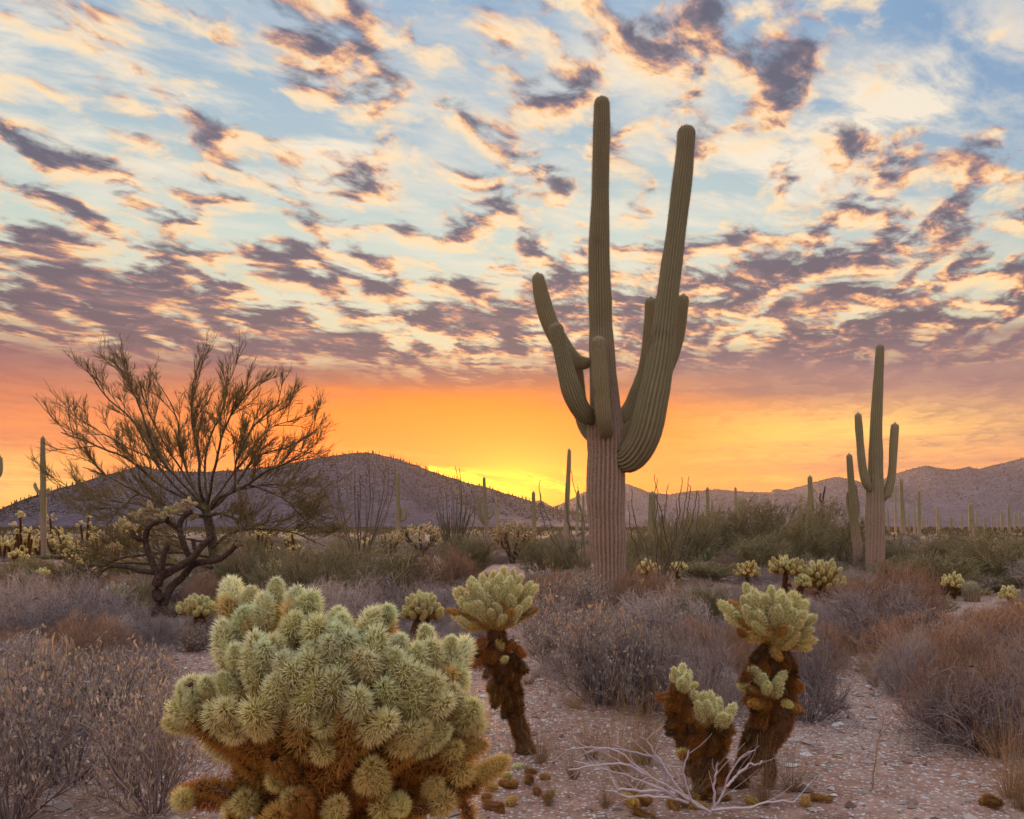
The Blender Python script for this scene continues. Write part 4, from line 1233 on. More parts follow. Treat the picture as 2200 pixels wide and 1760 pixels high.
# --- dark chain-fruit cholla with a limb lying on the ground
def dark_cholla():
    d = 12.6
    KEEP.append((300, 1185, 155, d)); KEEP.append((420, 1150, 120, d))
    base = GP(345, d)
    t = thing('chain_cholla', 'old dark cholla with crooked bare limbs and a trunk sprawled on the ground', 'cactus', base)
    pos = lambda x, y, dd=0.: P3(x, y, d + dd) - base
    for i, rows in enumerate([
        [(226, 1352, 13), (262, 1340, 15), (299, 1326, 16), (344, 1303, 15), (336, 1270, 15), (343, 1242, 15), (369, 1226, 12), (410, 1202, 11), (435, 1172, 10), (458, 1154, 8)],
        [(343, 1244, 12), (324, 1200, 10), (313, 1160, 9), (323, 1129, 8, -.1), (362, 1114, 7, -.1)],
        [(349, 1232, 9, -.1), (351, 1198, 8, -.15), (361, 1172, 6, -.15)],
        [(348, 1306, 12), (368, 1262, 12, .15), (390, 1242, 11, .2), (414, 1214, 10, .2), (436, 1208, 10, .1), (470, 1202, 9), (497, 1182, 8), (512, 1164, 9)],
        [(412, 1208, 9, .1), (393, 1164, 9), (386, 1129, 8), (396, 1110, 7), (412, 1098, 6)],
        [(344, 1303, 11), (369, 1320, 10, -.1), (395, 1312, 8, -.2)],
        [(330, 1230, 9), (300, 1226, 8), (275, 1218, 7), (240, 1216, 6)],
        [(386, 1135, 7), (362, 1122, 6, .1), (345, 1105, 6, .1)],
        [(440, 1168, 7, .1), (420, 1180, 6, .2), (415, 1160, 6, .25)],
        [(313, 1162, 7), (292, 1155, 6, -.1), (282, 1140, 6, -.1)]]):
        rr = [[*pos(r[0], r[1], r[3] if len(r) > 3 else 0), r[2] / FPX * d * .72] for r in rows]
        b = MB(); q = spline(rr, 34)
        q[:, 3] *= 1 + .08 * np.sin(np.arange(34) * 1.9 + i)
        # knobbly bark
        S_ = 10
        b.tubes(q[None, :, :3], q[None, :, 3], S_, 0, tone=.5)
        A = q[RN.integers(0, 34, 260), :3]; dv = unit(RN.normal(size=(260, 3))); rr_ = np.interp(RN.random(260), [0, 1], [.9, 1.05]) * q[:, 3].mean()
        b.spikes(A + dv * rr_[:, None] * .9, A + dv * (rr_ + .022)[:, None], .004, 0, 3)
        part('trunk' if i == 0 else 'limb', b.mesh('dark_limb', [M['dark_bark']]), t)
    for (x, y, n, sp, c) in [(327, 1090, 9, 22, .5), (376, 1094, 9, 20, .3), (407, 1076, 9, 20, .25), (296, 1104, 8, 20, .6), (414, 1108, 7, 16, .8), (350, 1106, 9, 22, .3), (262, 1128, 8, 22, .3), (388, 1090, 7, 18, .4), (512, 1164, 7, 14, .9), (310, 1110, 6, 18, .8), (340, 1124, 6, 20, .4), (250, 1168, 6, 14, .8)]:
        c0 = pos(x, y + 8)
        for k in range(n):
            dv = np.array([rnd.gauss(0, 1), rnd.gauss(0, 1), abs(rnd.gauss(.4, .7))]); dv /= np.linalg.norm(dv)
            B = c0 + dv * sp / FPX * d * rnd.uniform(.6, 1.1)
            put_joint(t, c0 + (B - c0) * .15, B, J_LOW, jit(mixc((.74, .66, .44), (.36, .23, .15), c * rnd.uniform(.5, 1)), .12), fat=.95)
dark_cholla()

def chain_cholla(label, px, top, wpx, by, n, col, seed):
    """tree-like cholla: dark crooked limbs under a round head of chained joints"""
    rg = random.Random(seed)
    d = 2640. / (by - HY)
    KEEP.append((px, top, wpx, d))
    base = GP(px, d)
    t = thing('chain_cholla', label, 'cactus', base)
    W = wpx / FPX * d; H = (P3(px, top, d) - base)[2]
    b = MB()
    ends = []
    for k in range(9):
        a = k * 2.4 + rg.uniform(-.3, .3); R = W * .5 * rg.uniform(.45, .85)
        e = np.array([math.cos(a) * R, math.sin(a) * R, H * rg.uniform(.5, .88)])
        m1 = np.array([e[0] * .35, e[1] * .35, H * rg.uniform(.2, .32)]); m2 = np.array([e[0] * .8, e[1] * .7, H * rg.uniform(.38, .55)])
        q = spline([(0, 0, -.05, .06), (*m1, .055), (*m2, .045), (*e, .03)], 14)
        b.tubes(q[None, :, :3], q[None, :, 3], 7, 0, tone=.5)
        ends += [e, m2 + np.array([0, 0, .1]), (e + m2) / 2]
    part('limbs', b.mesh('chain_limbs', [M['dark_bark']]), t)
    for i in range(n):
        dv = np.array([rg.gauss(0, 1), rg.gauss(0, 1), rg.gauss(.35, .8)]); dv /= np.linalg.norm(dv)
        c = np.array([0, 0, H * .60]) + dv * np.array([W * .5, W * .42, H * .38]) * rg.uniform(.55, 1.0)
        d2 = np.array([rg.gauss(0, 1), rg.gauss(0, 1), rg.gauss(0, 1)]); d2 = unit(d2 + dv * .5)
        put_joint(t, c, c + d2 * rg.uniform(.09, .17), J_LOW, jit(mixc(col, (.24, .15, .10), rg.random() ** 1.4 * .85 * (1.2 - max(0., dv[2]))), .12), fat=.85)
chain_cholla('round-headed tree cholla with dark limbs glowing brown before the sunset', 1100, 1122, 112, 1216, 300, (.66, .53, .36), 3)
chain_cholla('sprawling pale tree cholla among ocotillo below the hill', 905, 1124, 124, 1200, 240, (.86, .78, .56), 4)
chain_cholla('small pale-headed tree cholla in the scrub', 835, 1142, 60, 1200, 100, (.90, .82, .58), 5)
chain_cholla('little crooked tree cholla in front of bushy palo verde', 1678, 1146, 30, 1186, 36, (.8, .7, .5), 6)

# ------------------------------------------------------------------ branching helper
def grow(P0, D0, L0, n_child, spread, ratio, K=4, up=0., droop=0., lo=.25, hi=1.0, curl=.15):
    """children of straight-ish parents: P0 (N,K,3) parent paths -> (N*n,K,3)"""
    N, Kp = P0.shape[:2]
    M_ = N * n_child
    pi = np.repeat(np.arange(N), n_child)
    s = RN.uniform(lo, hi, M_) * (Kp - 1.001)
    i = s.astype(int); f = (s - i)[:, None]
    A = P0[pi, i] * (1 - f) + P0[pi, i + 1] * f
    T = unit(P0[pi, i + 1] - P0[pi, i])
    d = unit(T + RN.normal(0, spread, (M_, 3)) + np.array([0, 0, up]))
    L = np.broadcast_to(L0, (N,))[pi] * ratio * RN.uniform(.6, 1.25, M_)
    u = np.linspace(0, 1, K)[None, :, None]
    bend = RN.normal(0, curl, (M_, 1, 3)) + np.array([0, 0, -droop])
    Pc = A[:, None] + (d[:, None] * u + bend * u * u) * L[:, None, None]
    return Pc, L, pi

def stems(n, h, w, K=5, upr=.6, base=.04, curl=.2):
    """n stems fanning out of a root"""
    a = RN.random(n) * 6.283; e = np.arccos(np.clip(RN.random(n) ** .7 * 1.0, 0, 1)) * (1 - upr * .5)
    d = np.stack([np.cos(a) * np.sin(e) * w, np.sin(a) * np.sin(e) * w, np.cos(e) * h], -1)
    A = np.stack([np.cos(a), np.sin(a), 0 * a], -1) * (RN.random(n) * base)[:, None] - np.array([0, 0, .03])
    u = np.linspace(0, 1, K)[None, :, None]
    L = np.linalg.norm(d, axis=1)
    d = d * RN.uniform(.7, 1.08, (n, 1))
    bend = RN.normal(0, curl, (n, 1, 3)) * L[:, None, None]
    Pp = A[:, None] + d[:, None] * u + bend * u * (1 - u) * 1.6
    return Pp, L

# shrub prototypes, about one metre wide and half a metre to one metre tall
def shrub_mesh(kind, seed):
    b = MB()
    if kind == 'twiggy':            # leafless grey tangle
        P0, L = stems(64, .60, .66, 5, .1, .10, .34); b.tubes(P0, np.linspace(.0055, .0028, 5)[None], 3)
        P1, L1, _ = grow(P0, None, L, 7, .55, .48, 4, .25, 0, .3, 1.); b.tubes(P1, np.linspace(.0030, .0018, 4)[None], 3)
        P2, L2, _ = grow(P1, None, L1, 5, .6, .48, 3, .2); b.tubes(P2, np.linspace(.0021, .0011, 3)[None], 3)
        return b.mesh('twigs', [M['dark_twig']]), None
    if kind == 'grey':              # finer, paler, denser
        P0, L = stems(74, .55, .68, 5, .08, .12, .32); b.tubes(P0, np.linspace(.005, .0026, 5)[None], 3)
        P1, L1, _ = grow(P0, None, L, 8, .6, .42, 3, .35); b.tubes(P1, np.linspace(.0028, .0017, 3)[None], 3)
        P2, L2, _ = grow(P1, None, L1, 6, .6, .5, 3, .3); b.tubes(P2, np.linspace(.0019, .0011, 3)[None], 3)
        lv = MB(); e = P2[RN.random(len(P2)) < .30]
        lv.leaves(e[:, -1], unit(RN.normal(0, .6, (len(e), 3)) + [0, 0, .8]), RN.uniform(.012, .024, len(e)), RN.uniform(.005, .009, len(e)))
        return b.mesh('twigs', [M['grey_twig']]), lv.mesh('leaves', [M['dry_leaf']])
    if kind == 'red':               # rosy dry buckwheat
        P0, L = stems(90, .52, .64, 4, .12, .14, .22); b.tubes(P0, np.linspace(.004, .0022, 4)[None], 3)
        P1, L1, _ = grow(P0, None, L, 7, .42, .45, 3, .45); b.tubes(P1, np.linspace(.0024, .0015, 3)[None], 3)
        P2, L2, _ = grow(P1, None, L1, 7, .5, .42, 2, .4); b.tubes(P2, np.linspace(.0017, .0010, 2)[None], 3)
        lv = MB(); e = P2[RN.random(len(P2)) < .16]
        lv.leaves(e[:, -1], unit(RN.normal(0, .6, (len(e), 3)) + [0, 0, .6]), .012, .007)
        return b.mesh('twigs', [M['red_twig']]), lv.mesh('leaves', [M['dry_leaf']])
    if kind == 'leafy':             # grey-leaved bush with upright oval leaves
        P0, L = stems(46, .66, .60, 5, .45, .07, .16); b.tubes(P0, np.linspace(.006, .003, 5)[None], 3)
        P1, L1, _ = grow(P0, None, L, 6, .5, .45, 4, .4); b.tubes(P1, np.linspace(.0032, .0019, 4)[None], 3)
        P2, L2, _ = grow(P1, None, L1, 3, .55, .5, 3, .3); b.tubes(P2, np.linspace(.0021, .0013, 3)[None], 3)
        lv = MB()
        for Pq, pr in ((P1, 3), (P2, 3)):
            for q in range(pr):
                k = RN.integers(1, Pq.shape[1], len(Pq)); keep = RN.random(len(Pq)) < .55
                c = Pq[np.arange(len(Pq)), k][keep]
                lv.leaves(c, unit(RN.normal(0, .42, (len(c), 3)) + [0, 0, 1.]), RN.uniform(.024, .048, len(c)), RN.uniform(.010, .020, len(c)))
        return b.mesh('twigs', [M['dark_twig']]), lv.mesh('leaves', [M['jojoba_leaf']])
    if kind == 'creosote':          # soft green upright wands
        P0, L = stems(44, .95, .52, 5, .7, .07, .12); b.tubes(P0, np.linspace(.007, .003, 5)[None], 3)
        P1, L1, _ = grow(P0, None, L, 9, .35, .38, 3, .5); b.tubes(P1, np.linspace(.0034, .0019, 3)[None], 3)
        P2, L2, _ = grow(P1, None, L1, 6, .4, .5, 2, .4); b.tubes(P2, np.linspace(.0024, .0013, 2)[None], 3)
        lv = MB()
        for q in range(3):
            f = RN.random((len(P2), 1)); c = P2[:, 0] * (1 - f) + P2[:, 1] * f
            lv.leaves(c, unit(RN.normal(0, .7, (len(c), 3)) + [0, 0, .5]), RN.uniform(.016, .03, len(c)), RN.uniform(.007, .012, len(c)))
        return b.mesh('twigs', [M['green_twig']]), lv.mesh('leaves', [M['green_leaf']])
    if kind == 'olive':             # broad palo verde bush, hazy crown of green twigs
        P0, L = stems(30, .85, .75, 5, .35, .10, .2); b.tubes(P0, np.linspace(.012, .005, 5)[None], 4)
        P1, L1, _ = grow(P0, None, L, 9, .5, .42, 4, .3); b.tubes(P1, np.linspace(.0055, .0026, 4)[None], 3)
        P2, L2, _ = grow(P1, None, L1, 8, .45, .48, 3, .35); b.tubes(P2, np.linspace(.003, .0016, 3)[None], 3)
        lv = MB()
        for q in range(3):
            k = RN.integers(1, 3, len(P2)); c = P2[np.arange(len(P2)), k] + RN.normal(0, .012, (len(P2), 3))
            lv.leaves(c, unit(RN.normal(0, .7, (len(c), 3)) + [0, 0, .5]), RN.uniform(.022, .042, len(c)), RN.uniform(.006, .011, len(c)))
        return b.mesh('twigs', [M['green_twig']]), lv.mesh('leaves', [M['olive_leaf']])
    if kind == 'grass':             # tuft of dry straw
        n = 130
        a = RN.random(n) * 6.283; e = RN.random(n) ** .8 * .75
        d = np.stack([np.cos(a) * np.sin(e), np.sin(a) * np.sin(e), np.cos(e)], -1)
        L = RN.uniform(.35, 1.0, n)[:, None, None]
        u = np.linspace(0, 1, 5)[None, :, None]
        A = np.stack([np.cos(a), np.sin(a), 0 * a], -1) * RN.uniform(0, .09, (n, 1))
        Pp = A[:, None] + d[:, None] * u * L + np.array([0, 0, -.28]) * (u ** 2.2) * L * np.sin(e)[:, None, None] * 1.6 + RN.normal(0, .05, (n, 1, 3)) * u * u
        b.tubes(Pp, np.linspace(.0022, .0007, 5)[None], 3)
        P1, L1, _ = grow(Pp[:50], None, L[:50, 0, 0], 3, .4, .22, 3, .4, 0, .55, 1.); b.tubes(P1, .0009, 3)
        return b.mesh('blades', [M['straw']]), None

def dome_shape(pair, W, H):
    """pull stray twigs in so that the outline is a loose dome"""
    for me in pair:
        if me is None: continue
        co = np.empty(len(me.vertices) * 3, np.float32); me.vertices.foreach_get('co', co); co = co.reshape(-1, 3)
        e = np.sqrt((co[:, 0] ** 2 + co[:, 1] ** 2) / W ** 2 + np.maximum(co[:, 2], 0) ** 2 / H ** 2)
        a = np.arctan2(co[:, 1], co[:, 0])
        lim = .92 + .12 * np.sin(a * 3 + W * 9) + .10 * np.sin(a * 5 + co[:, 2] * 4) 
        k = np.where(e > lim, (lim + (e - lim) * .28) / np.maximum(e, 1e-4), 1.)
        co *= k[:, None]
        me.vertices.foreach_set('co', co.ravel()); me.update()
    return pair
DOME = dict(twiggy=(.75, .62), grey=(.75, .58), red=(.72, .58), leafy=(.74, .72), creosote=(.75, 1.05), olive=(1.0, .9), grass=(9., 9.))
PROTO = {}
for k, n in (('twiggy', 3), ('grey', 3), ('red', 3), ('leafy', 3), ('creosote', 2), ('olive', 3), ('grass', 3)):
    PROTO[k] = [dome_shape(shrub_mesh(k, i), *DOME[k]) for i in range(n)]
for ms in PROTO.values():
    for tw, lv in ms:
        co = np.empty(len(tw.vertices) * 3, np.float32); tw.vertices.foreach_get('co', co); co = co.reshape(-1, 3)
        tw['width'] = float(np.percentile(np.hypot(co[:, 0], co[:, 1]), 95) * 2)
        tw['height'] = float(np.percentile(co[:, 2], 97))
NAME = dict(twiggy='dry_shrub', grey='bursage_shrub', red='buckwheat_shrub', leafy='jojoba_bush', creosote='creosote_bush', olive='palo_verde_bush', grass='grass_tuft')
CAT = dict(twiggy='shrub', grey='shrub', red='shrub', leafy='bush', creosote='bush', olive='bush', grass='grass')

def shrub(kind, x, y, w, h, label, group=None, sub=None):
    """w width in metres, h height in metres"""
    tw, lv = PROTO[kind][rnd.randrange(len(PROTO[kind]))]
    t = thing(NAME[kind], label, CAT[kind], (x, y, float(ground_z(x, y)) - (.10 * h if kind in ('olive', 'creosote') or y > 18 else .01)), group, rnd.uniform(0, 6.28))
    sw, sh = tw['width'], tw['height']
    t.scale = (w / sw, w / sw, h / sh)
    part('blades' if kind == 'grass' else 'twigs', tw, t)
    if lv: part('leaves', lv, t)
    return t

def at(kind, px, d, wpx, hpx, label, group=None):
    return shrub(kind, (px - CX) / FPX * d, d, wpx / FPX * d, hpx / FPX * d, label, group)

# ---- shrubs one can point at
at('leafy', 150, 4.75, 420, 290, 'grey-leaved bush with upright oval leaves beside the biggest cholla, over pale gravel')
at('leafy', 330, 4.2, 330, 270, 'grey-leaved bush pressed against the biggest cholla, dark stems below', 'grey-leaved bushes beside the biggest cholla')
at('leafy', 20, 4.1, 330, 270, 'grey-leaved bush with many bare dark twigs and few leaves')
at('leafy', 270, 5.7, 260, 190, 'grey-leaved bush in front of the fallen dark cactus limb')
at('leafy', 90, 6.2, 240, 150, 'low thin grey-leaved bush on pale gravel')
at('leafy', 1290, 6.9, 240, 200, 'upright grey-brown bush in front of the giant saguaro foot')
at('leafy', 1390, 6.7, 210, 190, 'loose grey-brown bush between the giant saguaro and the forked cholla')
at('leafy', 1215, 8.4, 170, 120, 'small dry-leaved bush near the giant saguaro foot')
at('twiggy', 1500, 6.4, 200, 200, 'dark leafless bush behind the small yellow-headed cholla')
at('twiggy', 1735, 6.3, 180, 210, 'dark leafless bush beside the two-tiered cholla')
at('twiggy', 2105, 5.35, 330, 170, 'low dark tangled bush with rosy tips at the clearing edge')
at('red', 2095, 5.6, 290, 180, 'rosy brown airy shrub over the dark tangled bush')
at('twiggy', 2215, 6.6, 200, 130, 'dark tangle in the shade of rosy shrubs')
at('twiggy', 1890, 10.2, 270, 135, 'wide grey tangled shrub in front of the two-armed saguaro')
at('red', 1950, 11.4, 190, 145, 'tall straw-pink shrub below the two-armed saguaro')
at('red', 2010, 8.3, 330, 115, 'broad rosy shrub bordering the gravel clearing')
at('red', 2170, 8.9, 280, 115, 'broad rosy shrub beyond the clearing')
at('grey', 1960, 7.2, 150, 130, 'small faded shrub at the clearing rim')
at('twiggy', 90, 9.6, 230, 110, 'dark blue-grey low shrub on gravel')
at('grey', 190, 10.4, 230, 130, 'grey low shrub beside the fallen dark limb')
at('grey', 40, 11.6, 210, 110, 'ashen low shrub at the foot of green brush')
at('olive', 120, 15.5, 240, 95, 'green wispy palo verde bush in front of the cholla crowd')
at('creosote', 60, 17., 160, 85, 'soft green bush beside the wispy palo verde bush')
at('olive', 660, 13.4, 300, 150, 'wide olive brush behind the biggest cholla')
at('olive', 790, 14.6, 290, 150, 'dense olive brush below the ocotillo wands')
at('olive', 560, 15.4, 220, 150, 'olive brush under the bare tree')
at('creosote', 880, 15.4, 200, 115, 'brownish green bush beside the sprawling pale cholla')
at('red', 955, 14.8, 190, 120, 'pinkish dry grass-like shrub glowing before the tree cholla')
at('grey', 730, 10.6, 240, 120, 'grey brush just beyond the biggest cholla')
at('twiggy', 850, 11.2, 230, 120, 'dark brush beyond the biggest cholla')
at('leafy', 1225, 11.2, 190, 140, 'olive-brown leafy shrub at the giant saguaro trunk')
at('leafy', 1180, 10.2, 160, 115, 'brown leafy shrub by the leaning cholla crown')
at('grey', 1420, 10.4, 260, 115, 'straw-grey low shrub beside the giant saguaro')
at('red', 1380, 12.0, 180, 130, 'rust-coloured low shrub under the cholla by the giant trunk')
at('creosote', 1490, 10.8, 150, 120, 'olive low shrub behind the dark leafless bush')
at('olive', 1470, 27., 190, 120, 'large bushy palo verde behind the ocotillo')
at('olive', 1590, 30., 230, 128, 'rounded palo verde thicket under the mountain range')
at('olive', 1700, 31., 260, 138, 'tall rusty-green palo verde thicket under the mountain range')
at('olive', 1660, 23.5, 170, 95, 'bright green brush behind the compact cholla')
at('creosote', 1650, 22.5, 150, 85, 'soft green bush between two chollas')
at('olive', 1790, 25., 190, 135, 'green brush behind the slender leaning saguaro')
at('creosote', 1720, 24., 130, 120, 'upright green bush at the cup-armed saguaro')
at('olive', 1960, 23., 240, 85, 'broad green brush beyond the two-armed saguaro')
at('olive', 2150, 18.8, 250, 120, 'olive brush behind the narrow upright cholla')
at('creosote', 2010, 17.8, 190, 90, 'low bright green bush near the barrel cactus')
at('olive', 2080, 26., 200, 95, 'dusky green brush on the plain')
at('olive', 1510, 34., 150, 110, 'dim green thicket behind the thin forked saguaro')
at('olive', 1390, 24., 200, 105, 'shadowy brush behind the giant trunk')
at('olive', 1180, 22., 170, 95, 'brown-green brush before the glowing ridge')
at('creosote', 1000, 23., 150, 95, 'dim bush at the foot of the hill')

# ---- the rest: a loose cover, species by place
taken = []
def free(x, y, r):
    return all((x - a) ** 2 + (y - b_) ** 2 > (r + c) ** 2 * .36 for a, b_, c in taken)
def clearing(px, py):
    """bare gravel seen in the photograph"""
    return (1040 < px < 1230 and 1345 < py < 1600) or (px > 1690 and py > 1585) or (1790 < px < 1905 and 1395 < py) or (1000 < px < 1300 and py > 1560) or \
           (1730 < px < 1990 and 1430 < py < 1660) or (px > 1500 and py > 1640) or (py > 1560) or (300 < px < 1100 and py > 1420) or (px < 110 and 1330 < py < 1380)
def zone(px, d):
    if d < 11:
        return 'by the grey-leaved bushes' if px < 500 else 'just behind the biggest cholla' if px < 1150 else 'round the giant saguaro foot' if px < 1500 else 'beside the gravel clearing'
    if d < 18:
        return 'near the sprawling dark cholla' if px < 600 else 'below the ocotillo fan' if px < 1150 else 'beside the giant saguaro' if px < 1500 else 'round the stacked chollas' if px < 1850 else 'near the barrel cactus'
    if d < 32:
        return 'under the bare tree' if px < 600 else 'among the tree chollas' if px < 1200 else 'behind the ocotillo canes' if px < 1700 else 'round the two-armed saguaro'
    return 'in the cholla crowd below the hill' if px < 700 else 'before the sunset ridge' if px < 1250 else 'among thickets under the range' if px < 1800 else 'on the far saguaro plain'
LAB = dict(
    grey='ash-grey twiggy shrub', twiggy='dark leafless shrub', red='rosy brown dry shrub',
    leafy='brown-leaved bush', creosote='soft green bush', olive='olive palo verde bush', grass='dry straw tuft')
GRP = {k: 'loose cover of ' + v for k, v in dict(grey='grey shrubs', twiggy='dark shrubs', red='rosy shrubs', leafy='brown-leaved bushes', creosote='green bushes', olive='olive bushes', grass='straw tufts').items()}
for d0, d1, n in ((6.8, 11, 300), (11, 18, 420), (18, 32, 520), (32, 60, 520)):
    made = 0
    for k in range(n):
        d = math.sqrt(rnd.uniform(d0 * d0, d1 * d1)); px = rnd.uniform(-60, 2260)
        py = HY + 2640 / d
        if clearing(px, py): continue
        x = (px - CX) / FPX * d
        if d < 11:
            kind = rnd.choice(['grey', 'grey', 'twiggy', 'red', 'leafy'] if px < 1500 else ['grey', 'red', 'red', 'red', 'twiggy'])
            w, h = rnd.uniform(.6, 1.05), rnd.uniform(.28, .5)
        elif d < 18:
            kind = rnd.choice(['grey', 'twiggy', 'red', 'leafy', 'olive'] if px < 1500 else ['grey', 'red', 'red', 'grey', 'creosote', 'leafy'])
            w, h = rnd.uniform(.8, 1.5), rnd.uniform(.35, .7)
        elif d < 32:
            kind = rnd.choice(['grey', 'red', 'twiggy', 'olive', 'creosote', 'leafy'])
            w, h = rnd.uniform(1.0, 2.0), rnd.uniform(.35, .8)
        else:
            kind = rnd.choice(['olive', 'creosote', 'grey', 'red', 'twiggy', 'grey', 'twiggy'])
            w, h = rnd.uniform(1.3, 2.6), rnd.uniform(.4, .95)
        if abs(px - 1304) < 45 and d < 13.8 and d > 12.6: continue
        if not free(x, d, w / 2): continue
        wpx = w / d * FPX
        for (cpx, ctop, cw, cd) in KEEP:
            if d < cd and abs(px - cpx) < (cw + wpx) / 2:
                h = min(h, EYE - (ctop + cw * .95 - HY) / FPX * d)
        if h < .16: continue
        taken.append((x, d, w / 2))
        shrub(kind, x, d, w, h, (('low ' if h < .45 else 'tall ' if h > .8 else '') + LAB[kind] + ' ' + zone(px, d)), GRP[kind])
for k in range(70):
    d = rnd.uniform(4.6, 11); px = rnd.choice([rnd.uniform(980, 1560), rnd.uniform(1650, 2230), rnd.uniform(0, 480)])
    if px > 1650 and d < 6 and px < 2120: continue
    shrub('grass', (px - CX) / FPX * d, d, rnd.uniform(.25, .5), rnd.uniform(.16, .42), LAB['grass'] + ' ' + zone(px, d), GRP['grass'])
for (px, d, h) in [(1270, 5.3, .42), (1330, 5.0, .5), (1380, 5.15, .55), (1160, 5.2, .35), (1230, 4.9, .3), (2170, 4.4, .5), (2195, 4.2, .42), (1700, 4.5, .35), (1640, 4.3, .35), (1360, 4.5, .4), (1300, 4.35, .28), (1180, 4.4, .25), (1470, 4.3, .3)]:
    shrub('grass', (px - CX) / FPX * d, d, h * .95, h, 'thin straw tuft beside the clearing chollas', 'straw tufts round the clearing')

# the far plain: scrub that reads as one mass
def far_scrub():
    n = 5200
    d = np.sqrt(RN.uniform(48 ** 2, 430 ** 2, n)); px = RN.uniform(-400, 2600, n)
    x = (px - CX) / FPX * d; z = ground_z(x, d)
    b = MB()
    for k in range(22):
        s = RN.uniform(.10, .30, n) * (1 + d / 500)
        off = RN.normal(0, .55, (n, 3)) * np.array([1.2, 1.2, .45])
        C = np.stack([x, d, z + .45], -1) + off
        dirs = unit(RN.normal(0, 1, (n, 3)) + [0, 0, .9])
        b.leaves(C - dirs * s[:, None] * .5, dirs, s * 1.6, s * .6)
    tag(part('desert_scrub', b.mesh('desert_scrub', [M['scrub_leaf']])), 'dusky scrub covering the far plain up to the hills', None, None, 'stuff')
M['scrub_leaf'] = m_leaf('scrub_leaf', [(.05, .045, .03), (.10, .085, .05), (.16, .12, .085), (.085, .085, .045)], .25)
far_scrub()

